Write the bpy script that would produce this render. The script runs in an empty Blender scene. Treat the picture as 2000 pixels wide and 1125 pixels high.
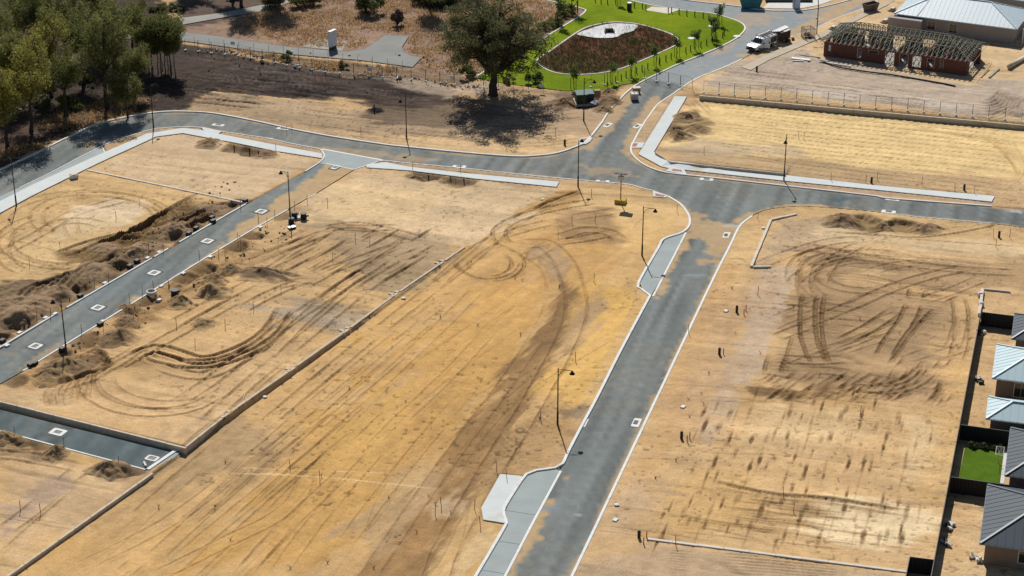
import bpy, bmesh, math, random
import numpy as np
from mathutils import Vector, Matrix
from mathutils.geometry import delaunay_2d_cdt
random.seed(7)
R = math.radians
sc = bpy.context.scene
C = sc.collection
# ------------------------------------------------------------------ camera, sky, sun, exposure
FPX, TH, HC = 3889.0, R(25.3), 105.0           # focal length in photo pixels, pitch, height above the site
cam = bpy.data.cameras.new('camera'); camo = bpy.data.objects.new('camera', cam); C.objects.link(camo)
cam.sensor_width = 36.0; cam.lens = FPX / 2000 * 36; cam.clip_end = 12000; cam.clip_start = 1
camo.location = (0, 0, HC); camo.rotation_euler = (R(90) - TH, 0, 0)
sc.camera = camo
SUN_EL, SUN_AZ = R(45.5), R(97.5)              # direction to the sun
w = bpy.data.worlds.new('World'); sc.world = w; w.use_nodes = True
nt = w.node_tree; bgn = nt.nodes['Background']
sky = nt.nodes.new('ShaderNodeTexSky'); sky.sky_type = 'NISHITA'; sky.sun_disc = False
sky.sun_elevation = SUN_EL; sky.sun_rotation = -(SUN_AZ - R(90)); sky.altitude = 50; sky.air_density = 1.0; sky.dust_density = .6
nt.links.new(sky.outputs[0], bgn.inputs[0]); bgn.inputs[1].default_value = 0.05
sl = bpy.data.lights.new('sun', 'SUN'); sl.energy = 4.3; sl.angle = R(.53); sl.color = (1, .94, .84)
so = bpy.data.objects.new('sun', sl); C.objects.link(so)
sd = Vector((math.cos(SUN_EL) * math.cos(SUN_AZ), math.cos(SUN_EL) * math.sin(SUN_AZ), math.sin(SUN_EL)))
so.rotation_euler = sd.to_track_quat('Z', 'Y').to_euler(); so.location = (0, 300, 200)
vs = sc.view_settings; vs.view_transform = 'Standard'; vs.look = 'None'; vs.gamma = 1; vs.exposure = 0.15; vs.use_curve_mapping = False
sc.cycles.max_bounces = 5; sc.cycles.diffuse_bounces = 2; sc.cycles.transparent_max_bounces = 6

# ------------------------------------------------------------------ numeric helpers
SS, CC = math.sin(TH), math.cos(TH)
def P(u, v, z=0.0):
    'ground point (x, y) seen at photo pixel (u, v) when its height is z'
    x = (u - 1000) / FPX; y = (562.5 - v) / FPX
    k = (HC - z) / (SS - y * CC)
    return (x * k, (CC + y * SS) * k)
def sm(t):
    t = np.clip(t, 0, 1); return t * t * (3 - 2 * t)
W0 = np.array(P(907, 486, .22)); W1 = np.array(P(363, 870, .72)); S0 = np.array(P(0, 783, .72))
WD = (W1 - W0); WL = np.hypot(*WD); WD = WD / WL; WN = np.array([WD[1], -WD[0]])
if WN @ (S0 - W1) < 0: WN = -WN                 # WN points to the upper terrace
SD = (S0 - W1) / np.hypot(*(S0 - W1)); SN = np.array([SD[1], -SD[0]])
if SN @ (W0 - W1) < 0: SN = -SN                 # SN points up the lane, away from the access road
R0 = np.array(P(1366, 190, 0)); R1 = np.array(P(2010, 248, 0)); RD = (R1 - R0) / np.hypot(*(R1 - R0)); RN = np.array([-RD[1], RD[0]])
Q0 = np.array(P(1309, 318, 0)); Q1 = np.array(P(1535, 341, 0)); QL = np.hypot(*(Q1 - Q0)); QD = (Q1 - Q0) / QL; QN = np.array([-QD[1], QD[0]])
LOWZ = .28
def hb(x, y):
    'height of the graded land'
    x = np.asarray(x, float); y = np.asarray(y, float)
    t = (x - W0[0]) * WD[0] + (y - W0[1]) * WD[1]; n = (x - W0[0]) * WN[0] + (y - W0[1]) * WN[1]
    m = (x - W1[0]) * SN[0] + (y - W1[1]) * SN[1]
    zl = np.where(t < 0, .22 * sm((t + 14) / 14), .22 + .50 * np.clip(t / WL, 0, 1))
    b = .12 + np.maximum(0, -t) * .55
    zl = np.where(m < 0, LOWZ + (zl - LOWZ) * sm((m + .3) / .3), zl)
    z = zl * sm((n + b) / (2 * b))
    q = (x - R0[0]) * RN[0] + (y - R0[1]) * RN[1]; s = (x - R0[0]) * RD[0] + (y - R0[1]) * RD[1]
    b2 = .12 + np.maximum(0, -s) * .6
    z = z + .55 * sm((q + b2) / (2 * b2)) * (1 - sm((q - 4) / 16)) * sm((s + 9) / 9)
    q = (x - Q0[0]) * QN[0] + (y - Q0[1]) * QN[1]; s = (x - Q0[0]) * QD[0] + (y - Q0[1]) * QD[1]
    z = z + .3 * sm((q + .1) / .2) * (1 - sm((q - .6) / 5)) * sm((s + 2.0) / 2) * (1 - sm((s - QL) / .3))
    return z
def hbf(x, y): return float(hb(np.array([x]), np.array([y]))[0])
def G(u, v, dz=0.0):
    'world (x, y, z) of the ground seen at a photo pixel'
    z = 0.0
    for _ in range(5):
        x, y = P(u, v, z + dz); z = hbf(x, y)
    return (x, y, z)
def G2(pts): return [G(*p)[:2] for p in pts]
def mpp(v): return (HC / (SS - (562.5 - v) / FPX * CC)) / FPX      # metres per photo pixel at row v
_perm = np.random.RandomState(3).rand(65536)
def vn(x, y, seed=0):
    xi = np.floor(x).astype(np.int64); yi = np.floor(y).astype(np.int64)
    fx = x - xi; fy = y - yi; fx = fx * fx * (3 - 2 * fx); fy = fy * fy * (3 - 2 * fy)
    def hsh(a, b): return _perm[((a * 73856093) ^ (b * 19349663) ^ (seed * 83492791)) & 65535]
    return (hsh(xi, yi) * (1 - fx) + hsh(xi + 1, yi) * fx) * (1 - fy) + (hsh(xi, yi + 1) * (1 - fx) + hsh(xi + 1, yi + 1) * fx) * fy
def fbm(x, y, seed=0, o=4):
    r = 0; a = .5; s_ = 0
    for k in range(o):
        r = r + a * vn(x, y, seed + k); s_ += a; a *= .55; x = x * 2.03 + 7.1; y = y * 2.03 + 3.7
    return r / s_
def seg_dist(x, y, pts, closed=False):
    'distance to a polyline and position along it'
    best = np.full(x.shape, 1e9); n = len(pts); acc = 0.0; along = np.zeros(x.shape)
    for i in range(n if closed else n - 1):
        ax, ay = pts[i][:2]; bx, by = pts[(i + 1) % n][:2]
        dx, dy = bx - ax, by - ay; L2 = dx * dx + dy * dy + 1e-9
        t = np.clip(((x - ax) * dx + (y - ay) * dy) / L2, 0, 1)
        d = np.hypot(x - ax - t * dx, y - ay - t * dy); L = math.sqrt(L2)
        m_ = d < best; best[m_] = d[m_]; along[m_] = (acc + t * L)[m_]; acc += L
    return best, along, acc
def sdf(x, y, pts):
    d, _, _ = seg_dist(x, y, pts, True)
    ins = np.zeros(x.shape, bool); n = len(pts); j = n - 1
    for i in range(n):
        xi, yi = pts[i][:2]; xj, yj = pts[j][:2]
        if yi != yj:
            c = ((yi > y) != (yj > y)) & (x < (xj - xi) * (y - yi) / (yj - yi) + xi); ins ^= c
        j = i
    return np.where(ins, -d, d)
GRID = []
def bbsel(x, y, pts, mg):
    a = np.array([p[:2] for p in pts]); lo = a.min(0) - mg; hi = a.max(0) + mg
    if GRID and x is GRID[0]:                        # the ground grid: look only at its rows and columns near the outline
        _, us_, vv_, NC_ = GRID
        ys = np.array([lo[1], hi[1]]); d = np.maximum(ys * CC + HC * SS, 1.0); v = 562.5 - FPX * (ys * SS - HC * CC) / d
        u = 1000 + FPX * np.array([lo[0] / d[0], lo[0] / d[1], hi[0] / d[0], hi[0] / d[1]])
        j0, j1 = np.searchsorted(-vv_, -v[0]) - 1, np.searchsorted(-vv_, -v[1]) + 1; i0, i1 = np.searchsorted(us_, u.min()) - 1, np.searchsorted(us_, u.max()) + 1
        ii = (np.arange(max(0, j0), min(len(vv_), j1))[:, None] * NC_ + np.arange(max(0, i0), min(NC_, i1))[None, :]).ravel()
        xx, yy_ = x[ii], y[ii]; return ii[(xx > lo[0]) & (xx < hi[0]) & (yy_ > lo[1]) & (yy_ < hi[1])]
    return np.nonzero((x > lo[0]) & (x < hi[0]) & (y > lo[1]) & (y < hi[1]))[0]
def smooth_line(pts, step=.6, closed=False):
    pts = [np.array(p[:2], float) for p in pts]
    out = []; n = len(pts)
    for i in range(n if closed else n - 1):
        p0 = pts[(i - 1) % n] if closed or i > 0 else pts[i]; p1 = pts[i]; p2 = pts[(i + 1) % n]
        p3 = pts[(i + 2) % n] if closed or i + 2 < n else p2
        k = max(1, int(np.hypot(*(p2 - p1)) / step))
        for j in range(k):
            t = j / k
            out.append(.5 * ((2 * p1) + (p2 - p0) * t + (2 * p0 - 5 * p1 + 4 * p2 - p3) * t * t + (3 * p1 - p0 - 3 * p2 + p3) * t ** 3))
    if not closed: out.append(pts[-1])
    return out
def straight_line(pts, step=.6):
    pts = [np.array(p[:2], float) for p in pts]; out = []
    for a, b in zip(pts, pts[1:]):
        k = max(1, int(np.hypot(*(b - a)) / step))
        out += [a + (b - a) * j / k for j in range(k)]
    return out + [pts[-1]]
def lin(c):
    c = np.array(c, float) / 255.0
    return np.where(c <= .04045, c / 12.92, ((c + .055) / 1.055) ** 2.4)

# ------------------------------------------------------------------ materials
MATS = {}
def nodes(name):
    m = bpy.data.materials.new(name); m.use_nodes = True; t = m.node_tree
    return m, t, t.nodes['Principled BSDF']
def new(t, kind, **kw):
    n = t.nodes.new(kind)
    for k, v in kw.items(): setattr(n, k, v)
    return n
def mat(name, col, rough=.85, var=.12, scale=3.0, bump=.0, metal=0.0, spec=.25, bscale=None, dirt=None):
    'painted or bare surface: colour broken up by two noises, fine relief'
    if name in MATS: return MATS[name]
    m, t, b = nodes(name); L = t.links.new
    tc = new(t, 'ShaderNodeTexCoord'); geo = new(t, 'ShaderNodeNewGeometry')
    n1 = new(t, 'ShaderNodeTexNoise'); n1.inputs['Scale'].default_value = scale; n1.inputs['Detail'].default_value = 6
    L(geo.outputs['Position'], n1.inputs['Vector'])
    mr = new(t, 'ShaderNodeMapRange'); mr.inputs[1].default_value = .25; mr.inputs[2].default_value = .75
    mr.inputs[3].default_value = 1 - var; mr.inputs[4].default_value = 1 + var; L(n1.outputs[0], mr.inputs[0])
    mx = new(t, 'ShaderNodeMix', data_type='RGBA', blend_type='MULTIPLY'); mx.inputs[0].default_value = 1
    mx.inputs[6].default_value = (*col, 1); L(mr.outputs[0], mx.inputs[7])
    out = mx.outputs[2]
    if dirt:
        n2 = new(t, 'ShaderNodeTexNoise'); n2.inputs['Scale'].default_value = dirt[1]; n2.inputs['Detail'].default_value = 5; L(geo.outputs['Position'], n2.inputs['Vector'])
        m2 = new(t, 'ShaderNodeMapRange'); m2.inputs[1].default_value = dirt[2]; m2.inputs[2].default_value = dirt[2] + .2; L(n2.outputs[0], m2.inputs[0])
        x2 = new(t, 'ShaderNodeMix', data_type='RGBA'); L(m2.outputs[0], x2.inputs[0]); L(out, x2.inputs[6]); x2.inputs[7].default_value = (*dirt[0], 1); out = x2.outputs[2]
    L(out, b.inputs['Base Color'])
    b.inputs['Roughness'].default_value = rough; b.inputs['Metallic'].default_value = metal; b.inputs['Specular IOR Level'].default_value = spec
    if bump:
        bp = new(t, 'ShaderNodeBump'); bp.inputs['Strength'].default_value = bump; bp.inputs['Distance'].default_value = .05
        n3 = new(t, 'ShaderNodeTexNoise'); n3.inputs['Scale'].default_value = bscale or scale * 4; n3.inputs['Detail'].default_value = 4
        L(geo.outputs['Position'], n3.inputs['Vector']); L(n3.outputs[0], bp.inputs['Height']); L(bp.outputs[0], b.inputs['Normal'])
    MATS[name] = m; return m
def attr_mat(name, attr, rough=.95, bumps=((1.2, .12), (6, .05)), var=.16, spec=.1):
    'earth: colour stored on the mesh, mottled and roughened by noises'
    m, t, b = nodes(name); L = t.links.new
    at = new(t, 'ShaderNodeAttribute', attribute_name=attr); geo = new(t, 'ShaderNodeNewGeometry')
    col = at.outputs['Color']
    for k, (s_, v_) in enumerate(((.9, var * .8), (5.0, var), (16.0, var * .8))):
        n = new(t, 'ShaderNodeTexNoise'); n.inputs['Scale'].default_value = s_; n.inputs['Detail'].default_value = 5; n.inputs['Roughness'].default_value = .65
        L(geo.outputs['Position'], n.inputs['Vector'])
        mr = new(t, 'ShaderNodeMapRange'); mr.inputs[1].default_value = .28; mr.inputs[2].default_value = .72; mr.inputs[3].default_value = 1 - v_; mr.inputs[4].default_value = 1 + v_
        L(n.outputs[0], mr.inputs[0])
        mx = new(t, 'ShaderNodeMix', data_type='RGBA', blend_type='MULTIPLY'); mx.inputs[0].default_value = 1
        L(col, mx.inputs[6]); L(mr.outputs[0], mx.inputs[7]); col = mx.outputs[2]
    L(col, b.inputs['Base Color']); b.inputs['Roughness'].default_value = rough; b.inputs['Specular IOR Level'].default_value = spec
    prev = None
    for s_, d_ in bumps:
        bp = new(t, 'ShaderNodeBump'); bp.inputs['Strength'].default_value = .6; bp.inputs['Distance'].default_value = d_
        n = new(t, 'ShaderNodeTexNoise'); n.inputs['Scale'].default_value = s_; n.inputs['Detail'].default_value = 5; L(geo.outputs['Position'], n.inputs['Vector'])
        L(n.outputs[0], bp.inputs['Height'])
        if prev: L(prev.outputs[0], bp.inputs['Normal'])
        prev = bp
    L(prev.outputs[0], b.inputs['Normal'])
    MATS[name] = m; return m

# ------------------------------------------------------------------ object helpers
def tag(o, label=None, cat=None, group=None, kind=None):
    if label: o['label'] = label
    if cat: o['category'] = cat
    if group: o['group'] = group
    if kind: o['kind'] = kind
    return o
def empty(name, loc, rz=0):
    o = bpy.data.objects.new(name, None); C.objects.link(o); o.location = loc; o.rotation_euler = (0, 0, rz); o.empty_display_size = .3
    return o
def thing(name, label, cat, loc=(0, 0, 0), rz=0, group=None): return tag(empty(name, loc, rz), label, cat, group)
def link(name, me, parent=None, loc=None, rot=None):
    o = bpy.data.objects.new(name, me); C.objects.link(o)
    if parent: o.parent = parent
    if loc is not None: o.location = loc
    if rot is not None: o.rotation_euler = rot
    return o
def copy_tree(o, parent=None):
    c = o.copy(); C.objects.link(c); c.parent = parent
    for ch in o.children: copy_tree(ch, c)
    return c
class MB:
    def __init__(s): s.v = []; s.f = []
    def add(s, vs_, fs):
        k = len(s.v); s.v += [tuple(p) for p in vs_]; s.f += [tuple(i + k for i in f) for f in fs]; return s
    def box(s, x0, x1, y0, y1, z0, z1, m=None):
        p = [(x, y, z) for z in (z0, z1) for y in (y0, y1) for x in (x0, x1)]
        if m is not None: p = [tuple(m @ Vector(q)) for q in p]
        return s.add(p, [(0, 2, 3, 1), (4, 5, 7, 6), (0, 1, 5, 4), (2, 6, 7, 3), (0, 4, 6, 2), (1, 3, 7, 5)])
    def bar(s, a, b, w_, h_=None, up=(0, 0, 1)):
        'rectangular bar from a to b'
        a = Vector(a); b = Vector(b); h_ = h_ or w_; d = (b - a).normalized(); u = Vector(up)
        if abs(d.dot(u)) > .98: u = Vector((1, 0, 0))
        r = d.cross(u).normalized(); u = r.cross(d); r = r * w_ / 2; u = u * h_ / 2
        return s.add([a - r - u, a + r - u, a + r + u, a - r + u, b - r - u, b + r - u, b + r + u, b - r + u],
                     [(3, 2, 1, 0), (4, 5, 6, 7), (0, 1, 5, 4), (1, 2, 6, 5), (2, 3, 7, 6), (3, 0, 4, 7)])
    def tube(s, pts, rad, n=8, cap=True):
        pts = [Vector(p) for p in pts]; rad = rad if hasattr(rad, '__len__') else [rad] * len(pts)
        k0 = len(s.v); ref = None
        for i, p in enumerate(pts):
            d = (pts[min(i + 1, len(pts) - 1)] - pts[max(i - 1, 0)]).normalized()
            if ref is None: ref = Vector((1, 0, 0)) if abs(d.x) < .9 else Vector((0, 1, 0))
            u = (ref - d * ref.dot(d)).normalized(); ref = u; v_ = d.cross(u)
            s.v += [tuple(p + (u * math.cos(a) + v_ * math.sin(a)) * rad[i]) for a in [2 * math.pi * j / n for j in range(n)]]
        for i in range(len(pts) - 1):
            for j in range(n):
                s.f.append((k0 + i * n + j, k0 + i * n + (j + 1) % n, k0 + (i + 1) * n + (j + 1) % n, k0 + (i + 1) * n + j))
        if cap:
            s.f.append(tuple(k0 + j for j in range(n))[::-1]); s.f.append(tuple(k0 + (len(pts) - 1) * n + j for j in range(n)))
        return s
    def prism(s, poly, z0, z1):
        'upright prism over an (x, y) outline; z may be a number or a list for each corner'
        n = len(poly); a = sum(poly[i][0] * poly[(i + 1) % n][1] - poly[(i + 1) % n][0] * poly[i][1] for i in range(n))
        if a < 0: poly = poly[::-1]
        zz0 = z0 if hasattr(z0, '__len__') else [z0] * n; zz1 = z1 if hasattr(z1, '__len__') else [z1] * n
        s.add([(p[0], p[1], zz0[i]) for i, p in enumerate(poly)] + [(p[0], p[1], zz1[i]) for i, p in enumerate(poly)],
              [tuple(range(n))[::-1], tuple(range(n, 2 * n))] + [(i, (i + 1) % n, n + (i + 1) % n, n + i) for i in range(n)])
        return s
    def slab(s, a, b, c, d, th):
        'thin slab under the quad a b c d'
        q = [Vector(p) for p in (a, b, c, d)]; nn = (q[1] - q[0]).cross(q[3] - q[0]).normalized()
        if nn.z < 0: q = q[::-1]; nn = -nn
        l = [p - nn * th for p in q]
        return s.add(q + l, [(0, 1, 2, 3), (7, 6, 5, 4)] + [(i, i + 4, (i + 1) % 4 + 4, (i + 1) % 4) for i in range(4)])
    def mesh(s, name, m, smooth=False, bevel=0):
        me = bpy.data.meshes.new(name); me.from_pydata(s.v, [], s.f); me.materials.append(m if not isinstance(m, str) else MATS[m])
        if bevel:
            bm = bmesh.new(); bm.from_mesh(me); bmesh.ops.recalc_face_normals(bm, faces=bm.faces)
            bmesh.ops.bevel(bm, geom=[e for e in bm.edges if len(e.link_faces) == 2 and e.calc_face_angle(0) > .5], offset=bevel, segments=1, affect='EDGES', clamp_overlap=True)
            bm.to_mesh(me); bm.free()
        if smooth:
            me.polygons.foreach_set('use_smooth', [True] * len(me.polygons))
        me.update(); return me
    def build(s, name, m, parent=None, smooth=False, loc=None, rot=None, bevel=0):
        return link(name, s.mesh(name, m, smooth, bevel), parent, loc, rot)
def rotm(rz, loc=(0, 0, 0)): return Matrix.Translation(Vector(loc)) @ Matrix.Rotation(rz, 4, 'Z')

def np_mesh(name, verts, faces, m, smooth=True):
    'mesh from numpy arrays (faces: N x 3 or N x 4)'
    me = bpy.data.meshes.new(name); nv = len(verts); nf, k = faces.shape
    me.vertices.add(nv); me.vertices.foreach_set('co', verts.astype(np.float32).ravel())
    me.loops.add(nf * k); me.loops.foreach_set('vertex_index', faces.astype(np.int32).ravel())
    me.polygons.add(nf); me.polygons.foreach_set('loop_start', np.arange(0, nf * k, k, dtype=np.int32))
    try: me.polygons.foreach_set('loop_total', np.full(nf, k, np.int32))
    except Exception: pass
    me.polygons.foreach_set('use_smooth', np.full(nf, smooth)); me.materials.append(m)
    me.update(calc_edges=True); return me
def set_col(me, name, cols):
    a = me.color_attributes.new(name, 'FLOAT_COLOR', 'POINT')
    c4 = np.ones((len(cols), 4), np.float32); c4[:, :3] = cols; a.data.foreach_set('color', c4.ravel())
def sheet(name, poly, dz, m, step=1.2, skirt=.25, colf=None, kind='structure', parent=None, wob=None):
    'paved surface draped on the graded land, with a clean outline'
    poly = [np.array(p[:2], float) for p in poly]
    b = straight_line(poly + [poly[0]], step)[:-1]; n = len(b)
    ar = np.array(b); lo = ar.min(0); hi = ar.max(0)
    gx, gy = np.meshgrid(np.arange(lo[0], hi[0], step), np.arange(lo[1], hi[1], step)); gx = gx.ravel(); gy = gy.ravel()
    rs = np.random.RandomState(5); gx = gx + (rs.rand(len(gx)) - .5) * step * .3; gy = gy + (rs.rand(len(gx)) - .5) * step * .3
    s_ = sdf(gx, gy, poly); k = s_ < -step * .45
    pts = [Vector((p[0], p[1])) for p in b] + [Vector((a, c)) for a, c in zip(gx[k], gy[k])]
    vo, eo, fo, _, _, _ = delaunay_2d_cdt(pts, [(i, (i + 1) % n) for i in range(n)], [tuple(range(n))], 1, 1e-5)
    v = np.array([(p.x, p.y) for p in vo]); z = hb(v[:, 0], v[:, 1]) + dz
    if wob is not None: z = z + wob(v[:, 0], v[:, 1])
    V = np.column_stack([v, z]); F = [list(f) for f in fo]
    F = [f if (V[f[1], 0] - V[f[0], 0]) * (V[f[2], 1] - V[f[0], 1]) - (V[f[1], 1] - V[f[0], 1]) * (V[f[2], 0] - V[f[0], 0]) > 0 else f[::-1] for f in F]
    if skirt:
        k0 = len(V); bz = np.array([(p[0], p[1], 0) for p in b]); bz[:, 2] = hb(bz[:, 0], bz[:, 1]) + dz
        lowr = bz.copy(); lowr[:, 2] -= skirt; V = np.vstack([V, bz, lowr])
        for i in range(n): j = (i + 1) % n; F += [[k0 + i, k0 + n + i, k0 + n + j], [k0 + i, k0 + n + j, k0 + j]]
    me = np_mesh(name, V, np.array(F), m, False)
    if colf is not None: set_col(me, 'Col', colf(V[:, 0], V[:, 1]))
    o = link(name, me, parent)
    if kind: o['kind'] = kind
    return o
def kerb(name, pts, side, width=.3, top=.035, m='kerb', smooth=True, deep=.22, inner=.03):
    'cast kerb along a line; side = +1 lies to the left of the travel direction'
    ln = smooth_line(pts, .7) if smooth else straight_line(pts, 1.2)
    a = np.array(ln); t = np.gradient(a, axis=0); t /= np.hypot(t[:, 0], t[:, 1])[:, None] + 1e-9; nrm = np.column_stack([-t[:, 1], t[:, 0]]) * side
    prof = [(0, -deep), (inner, top - .02), (inner + .04, top), (width - .03, top + .004), (width, top - .02), (width, -deep)]
    z = hb(a[:, 0] + nrm[:, 0] * .4, a[:, 1] + nrm[:, 1] * .4)
    V = []; 
    for i in range(len(a)):
        for q, dz in prof: V.append((a[i, 0] + nrm[i, 0] * q, a[i, 1] + nrm[i, 1] * q, z[i] + dz))
    k = len(prof); F = []
    for i in range(len(a) - 1):
        for j in range(k - 1):
            f = (i * k + j, (i + 1) * k + j, (i + 1) * k + j + 1, i * k + j + 1); F.append(f if side < 0 else f[::-1])
    F.append(tuple(range(k))); F.append(tuple((len(a) - 1) * k + j for j in range(k))[::-1])
    me = bpy.data.meshes.new(name); me.from_pydata(V, [], F); me.materials.append(MATS[m]); me.update()
    o = link(name, me); o['kind'] = 'structure'; return o
# ------------------------------------------------------------------ outlines of the paved surfaces (photo pixels -> land)
mat('kerb', (.68, .70, .70), .8, .10, 1.5, .15, dirt=((.42, .34, .22), .35, .60))
mat('concrete', (.56, .60, .61), .85, .07, .5, .1, dirt=((.44, .38, .28), .25, .62))
mat('concrete_blue', (.31, .355, .365), .85, .10, .45, .1, dirt=((.36, .33, .27), .3, .64))
mat('old_concrete', (.30, .295, .27), .9, .10, .3, .1, dirt=((.36, .31, .23), .2, .6))
K1 = [(-90,376),(4,331),(29,319),(71,300),(133,269),(187,244),(248,229),(296,221),(339,218),(400,220),(448,227),(513,240),(567,252),(647,267),(753,283),(800,288),(880,296),(960,303),(1013,306),(1040,305),(1080,301),(1107,294),(1133,284),(1147,276),(1160,262),(1177,240),(1192,216),(1207,199),(1233,174),(1260,157),(1303,136),(1327,125),(1367,109),(1407,92),(1436,77),(1452,64),(1457,53),(1447,43),(1420,33),(1388,25),(1329,19),(1271,9),(1233,0),(1170,-14),(1000,-50)]
K2 = [(1100,-46),(1260,-14),(1340,0),(1407,8),(1447,13),(1495,20),(1540,21),(1567,20),(1600,15),(1660,0),(1730,-22),(1800,-42)]
K3 = [(1850,-42),(1713,0),(1684,16),(1633,35),(1588,56),(1537,74),(1468,104),(1447,115),(1420,128),(1388,141),(1361,152),(1327,173),(1287,200),(1265,227),(1249,251),(1236,275),(1230,289),(1234,303),(1251,318),(1272,329),(1299,337),(1339,342),(1387,347),(1531,363),(1700,382),(1740,388),(1937,403),(2000,408),(2120,419)]
K4 = [(2120,457),(2000,443),(1937,435),(1780,421),(1721,413),(1633,405),(1567,401),(1520,404),(1487,411),(1467,421),(1448,435),(1437,450),(1424,478),(1387,551),(1279,778),(1114,1124),(1060,1238)]
K5a = [(928,1238),(982,1125),(1034,1025),(1092,918),(1102,906),(1114,881),(1140,831),(1169,777),(1220,676),(1273,577)]
K5b = [(1273,577),(1287,550),(1313,500),(1337,453),(1348,442),(1350,427),(1345,415),(1331,398),(1307,383),(1275,371),(1253,366),(1227,359),(1160,353),(1040,342),(909,328),(800,318),(747,313)]
K6 = [(627,291),(609,287),(567,279),(521,269),(433,256),(399,249),(353,247),(301,251),(288,254),(245,267),(200,283),(85,343),(36,366),(-90,424)]
ROAD = smooth_line(G2(K1), .8) + smooth_line(G2(K2), .8) + smooth_line(G2(K3), .8) + smooth_line(G2(K4), .8) + smooth_line(G2(K5a + K5b[1:]), .8) + smooth_line(G2(K6), .8)
LANE = G2([(-90,734),(5,679),(132,601),(217,549),(303,502),(352,473),(481,399),(597,335),(624,318),(691,330),(648,357),(616,377),(560,409),(500,443),(405,500),(43,724),(-90,806)])
ENTRY = G2([(627,291),(747,313),(720,321),(691,330),(624,318),(635,306),(633,298)])
def low(u, v): return P(u, v, LOWZ)
ACC = [low(-90,772), low(6,799), low(351,883), low(285,916), low(0,840), low(-90,817)]
PATHS = {  # footpaths
 'west': G2([(-90,440),(0,393),(61,362),(205,297),(286,261),(357,250),(393,254),(420,260),(533,282),(629,300),(629,309),(533,294),(460,279),(400,268),(357,260),(304,267),(168,330),(61,383),(0,416),(-90,465)]),
 'centre': G2([(717,321),(752,317),(800,326),(915,339),(1092,355),(1087,365),(928,349),(800,333),(715,327)]),
 'north_east': G2([(1317,188),(1341,189),(1277,297),(1305,317),(1533,342),(1700,361),(1783,369),(1943,383),(1937,394),(1724,372),(1531,353),(1304,328),(1291,325),(1247,301)]),
}
BAY_S = G2([(928,1134),(993,1022),(991,1013),(987,998),(994,982),(1022,938),(1031,927),(1049,920),(1086,915),(1092,918),(1034,1025),(982,1125),(950,1192),(895,1192)])
BAY_N = G2([(1272,575),(1255,563),(1250,552),(1288,485),(1299,467),(1333,455),(1337,453),(1313,500),(1287,550)])
BAY_W = G2([(200,283),(205,296),(61,361),(0,392),(-90,438),(-90,424),(36,366),(85,343)])
PAD = G2([(977,926),(1020,930),(992,980),(985,998),(989,1012),(988,1022),(944,1015),(940,992)])
PADS = {'pad_nw': G2([(393,249),(402,249.5),(433,257),(426,261.5),(398,255)])}
PATH_TOP = G2([(140,150),(160,118),(230,82),(290,64),(335,52),(441,33),(505,23),(580,1),(640,-20),(612,-24),(560,0),(433,25),(316,40),(270,50),(200,80),(136,112),(0,215),(-90,270),(-90,300),(0,240)])
PATH_CUL = G2([(270,64),(300,58),(360,63),(433,72),(503,83),(567,92),(644,99),(679,101),(711,96),(737,80),(751,69),(799,70),(785,92),(788,102),(803,109),(823,113),(806,131),(700,117),(647,113),(503,100),(361,80),(300,76)])
LAWN = G2([(1000,-50),(1170,-14),(1233,0),(1271,9),(1329,19),(1388,25),(1420,33),(1447,43),(1456,53),(1452,63),(1436,77),(1407,92),(1367,109),(1327,125),(1303,136),(1262,155),(1240,163),(1216,164),(1196,174),(1150,177),(1100,177),(983,162),(931,152),(943,143),(1010,105),(1047,85),(1073,69),(1127,36),(1144,23),(1137,16),(1060,-2),(1000,-20)])
POND = smooth_line(G2([(1100,83),(1140,57),(1175,47),(1207,44),(1247,48),(1287,59),(1313,69),(1323,79),(1318,88),(1287,103),(1220,131),(1180,141),(1140,145),(1100,144),(1075,138),(1055,127),(1051,119),(1060,110),(1076,100)]), .7, True)
GARDEN_LAWN = G2([(1872,935),(1885,872),(1960,880),(1952,944)])
DROP = [(POND, 1.3), (G2([(1447,131),(1466,137),(1500,118),(1604,74),(1660,47),(1735,9),(1738,1),(1687,24),(1604,64),(1500,105)]), .06), (ROAD, .30), (LANE, .30), (ENTRY, .3), (ACC, .3), (BAY_S, .3), (BAY_N, .3), (BAY_W, .3), (PAD, .15), (PATH_TOP, .15), (PATH_CUL, .15), (LAWN, .12), (GARDEN_LAWN, .06)] + [(p, .15) for p in list(PATHS.values()) + list(PADS.values())]

# ------------------------------------------------------------------ ground: one sheet, graded, rutted and stained
us = np.concatenate([[-40000, -12000, -5000, -2200, -1000, -550], np.linspace(-340, -60, 36), np.linspace(-57, 2057, 1010), np.linspace(2060, 2340, 36), [2550, 3000, 4200, 7000, 14000, 42000]])
vs_ = np.concatenate([[9000, 3500, 2200, 1700, 1450], np.linspace(1330, 1150, 40), np.linspace(1148, -28, 840), np.linspace(-31, -170, 30), [-230, -330, -480, -700, -900, -1050, -1150, -1210, -1245, -1262]])
UU, VV = np.meshgrid(us, vs_)
yy = (562.5 - VV) / FPX; kk = HC / (SS - yy * CC)
gx = ((UU - 1000) / FPX * kk).ravel(); gy = ((CC + yy * SS) * kk).ravel()
NR, NC = UU.shape; GRID += [gx, us, vs_, NC]
GAIN = np.array([.79, .83, .93])
def S(*c): return lin(c) * GAIN
n_big = fbm(gx * .035, gy * .035, 11, 4); n_mid = fbm(gx * .16, gy * .16, 21, 4); n_fine = fbm(gx * .7, gy * .7, 31, 3)
tW = (gx - W0[0]) * WN[0] + (gy - W0[1]) * WN[1]
col = np.empty((gx.size, 3)); col[:] = S(197, 158, 104)
def blend(idx, wgt, c):
    col[idx] = col[idx] * (1 - wgt[:, None]) + np.asarray(c)[None, :] * wgt[:, None]
blend(slice(None), sm((n_big - .42) / .22) * .45, S(206, 160, 92))
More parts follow.
